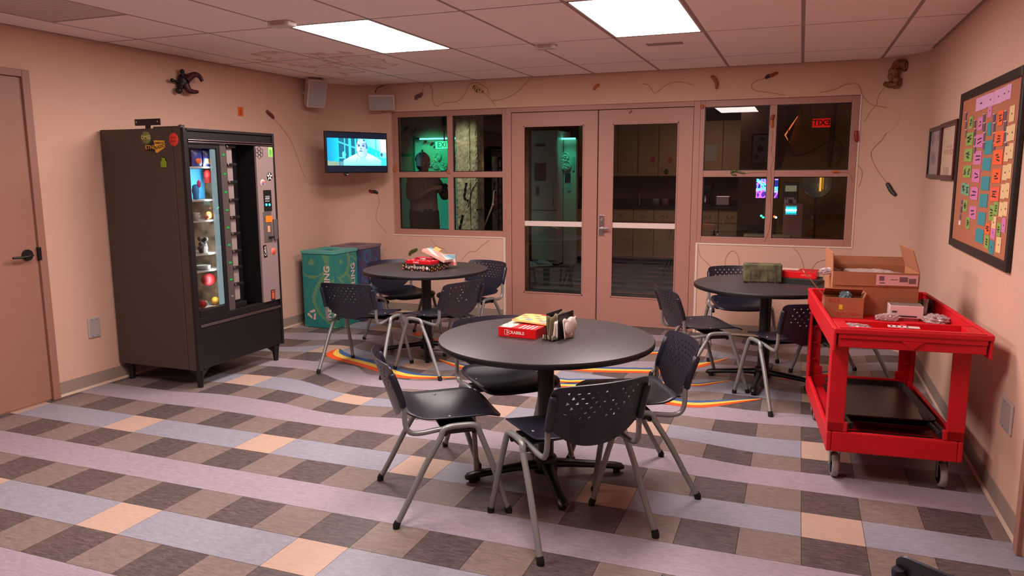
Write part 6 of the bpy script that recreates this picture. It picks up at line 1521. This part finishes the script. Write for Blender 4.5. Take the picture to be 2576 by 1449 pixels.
# meter panel
sM_ = rect('y', 6.3, 1972, 464, 2006, 519); M = frame(((sM_[0]+sM_[1])/2, 6.3, (sM_[2]+sM_[3])/2), (1, 0, 0), (0, 0, 1)); W_, H_ = sM_[1]-sM_[0], sM_[3]-sM_[2]
t = thing('meter_panel', 'tall black instrument with a pale meter above a dial panel, behind the right window', 'instrument', (M.translation.x, 6.3, sM_[2]))
MB().box(-W_/2-.01, W_/2+.01, -H_/2-.2, H_/2+.02, -.25, 0, black, M).build('casing', t, bevel=.004)
MB().box(-W_*.42, W_*.42, H_*.18, H_*.45, 0, .004, glow('meter_face', (200, 185, 150), .12), M).build('meter', t)
d = MB().box(-W_*.45, W_*.45, -H_*.48, -.02, 0, .004, col(170, 150, 140), M).build('dial_plate', t)
for x, y, r_ in ((0, -H_*.26, .022), (-W_*.33, -H_*.13, .009), (W_*.33, -H_*.13, .009), (-W_*.33, -H_*.42, .009), (W_*.33, -H_*.42, .009)): MB().cyl(M @ Vector((x, y, .004)), M @ Vector((x, y, .025)), r_, black, 14).build('knob', d)
sM_ = rect('y', 6.1, 1976, 518, 2004, 540); M = frame(((sM_[0]+sM_[1])/2, 6.1, (sM_[2]+sM_[3])/2), (1, 0, 0), (0, 0, 1)); W_, H_ = sM_[1]-sM_[0], sM_[3]-sM_[2]
t = thing('oscilloscope', 'small box with a bright cyan screen beside the meter instrument', 'instrument', (M.translation.x, 6.1, sM_[2]))
def osc(u, v):
    q = abs(v-.5-.05*math.sin(u*40)); return (190, 255, 250) if q < .1 else (40, 220, 220) if q < .3 and .05 < u < .95 else (20, 120, 130) if math.sin(u*40)*math.sin(v*30) > -.3 else (10, 60, 70)
mb = MB(); mb.cols = []; picture(mb, W_, H_, 28, 18, osc, M, attrmat('osc_picture', 1.3), .001); mb.build('picture_face', t)
MB().box(-W_/2-.02, W_/2+.06, .747-(sM_[2]+sM_[3])/2, H_/2+.02, -.16, 0, col(150, 100, 96), M).build('casing', t, bevel=.004)
for k, (px, py, c, lb) in enumerate(((1915, 543, (40, 255, 120), 'left green'), (1920, 547, (30, 200, 100), 'right green'), (1948, 545, (255, 60, 30), 'red'), (1952, 547, (255, 200, 190), 'bright pink-white'))):
    p = at(px, py, 'y', 6.0); tag(MB().cyl((p.x, 6.0, .82+.0), (p.x, 6.0, p.z), .006, black, 8).ball(tuple(p), .011, glow('led_%d' % k, c, 4), 10).build('indicator_lamp'), lb+' indicator lamp glowing on the workbench', 'lamp', 'bench indicator lamps')
# round dish, panel for a lit wall, wires, framed print
p = at(2055, 462, 'y', 6.6); M = frame(tuple(p), (1, 0, 0), (0, 0, 1))
t = thing('round_dish', 'large round grey glass dish with an amber tube, behind the right window', 'dish', tuple(p))
MB().lathe([(.001, -.03), (.10, -.02), (.145, .0), (.155, .012), (.15, .016)], mat('dish_grey', (120, 125, 125), .25), 36, M=M).build('disc', t)
MB().tube([M @ Vector((.035, .13, .02)), M @ Vector((.035, -.08, .02))], .010, glow('amber_tube', (240, 170, 60), .5), 8).tube([M @ Vector((.06, .13, .02)), M @ Vector((.06, -.06, .02))], .008, glow('amber_tube_dim', (200, 140, 60), .25), 8).build('amber_tube', t)
MB().box(-.015, .015, -(p.z-.746), -.15, -.03, -.01, blackm, M).box(-.08, .08, -(p.z-.746), -(p.z-.76), -.08, .04, blackm, M).build('stand', t)
Y_ = 7.6; pts = [at(*q, 'y', Y_) for q in ((2025, 235), (2170, 235), (2160, 640), (1900, 640), (1963, 430))]
pts[2].z = pts[3].z = .001
t = thing('lit_wall_panel', 'tan slanted panel standing in for lit wall, with a glowing orange edge, behind the right half of the right window', 'panel', (pts[2].x, Y_, 0))  # panel shaped and coloured to stand for a lit stretch of wall
MB().prism([(q.x, q.z) for q in pts][::-1], -.04, 0, mat('lit_wall_tan', (140, 104, 66), .8, vary=.15, vscale=5), Matrix.Translation((0, Y_, 0)) @ Matrix(((1, 0, 0, 0), (0, 0, -1, 0), (0, 1, 0, 0), (0, 0, 0, 1)))).build('board', t)
MB().tube([at(2007, 292, 'y', Y_-.02), at(1992, 315, 'y', Y_-.02), at(1975, 340, 'y', Y_-.02), at(1985, 357, 'y', Y_-.02)], [.012, .03, .035, .012], glow('orange_light_edge', (235, 120, 60), .35), 6, flat=.3).build('glowing_edge', t)  # edge made to glow in place of a sliver of orange light
for k, pl in enumerate((((2105, 255), (2100, 300), (2095, 360), (2085, 420)), ((2098, 330), (2115, 360), (2120, 385), (2105, 415)), ((2040, 290), (2070, 300), (2098, 312)), ((1985, 370), (2030, 385), (2090, 350)))):
    qq = [at(*q, 'y', Y_-.08) for q in pl]
    if k in (0, 1, 2): qq = [Vector((qq[0].x, Y_-.08, BH))]+qq
    else: qq = [Vector((qq[0].x-.02, Y_-.08, BH))]+qq
    tag(MB().tube(cat(qq, 6), .012 if k == 0 else .005, black, 6).build('hanging_cable'), ('thick black cable', 'thin looping cable', 'short cable at the top', 'sagging cable')[k]+' before the tan panel behind the right window', 'cable', 'hanging cables')
sM_ = rect('y', 8.6, 1890, 336, 1938, 412)
t = thing('framed_print', 'black framed print on the wall behind the right window', 'picture', ((sM_[0]+sM_[1])/2, 8.6, sM_[2]))
MB().box(sM_[0], sM_[1], 8.6, 8.63, sM_[2], sM_[3], black).build('frame', t); mb = MB(); mb.cols = []
picture(mb, sM_[1]-sM_[0]-.04, sM_[3]-sM_[2]-.04, 14, 22, lambda u, v: (40, 34, 40) if ell(u, v, .45, .5, .2, .12) or ell(u, v, .25, .2, .15, .1) or ell(u, v, .6, .85, .15, .06) else (120, 112, 118), frame(((sM_[0]+sM_[1])/2, 8.6, (sM_[2]+sM_[3])/2), (1, 0, 0), (0, 0, 1))); mb.build('print', t)
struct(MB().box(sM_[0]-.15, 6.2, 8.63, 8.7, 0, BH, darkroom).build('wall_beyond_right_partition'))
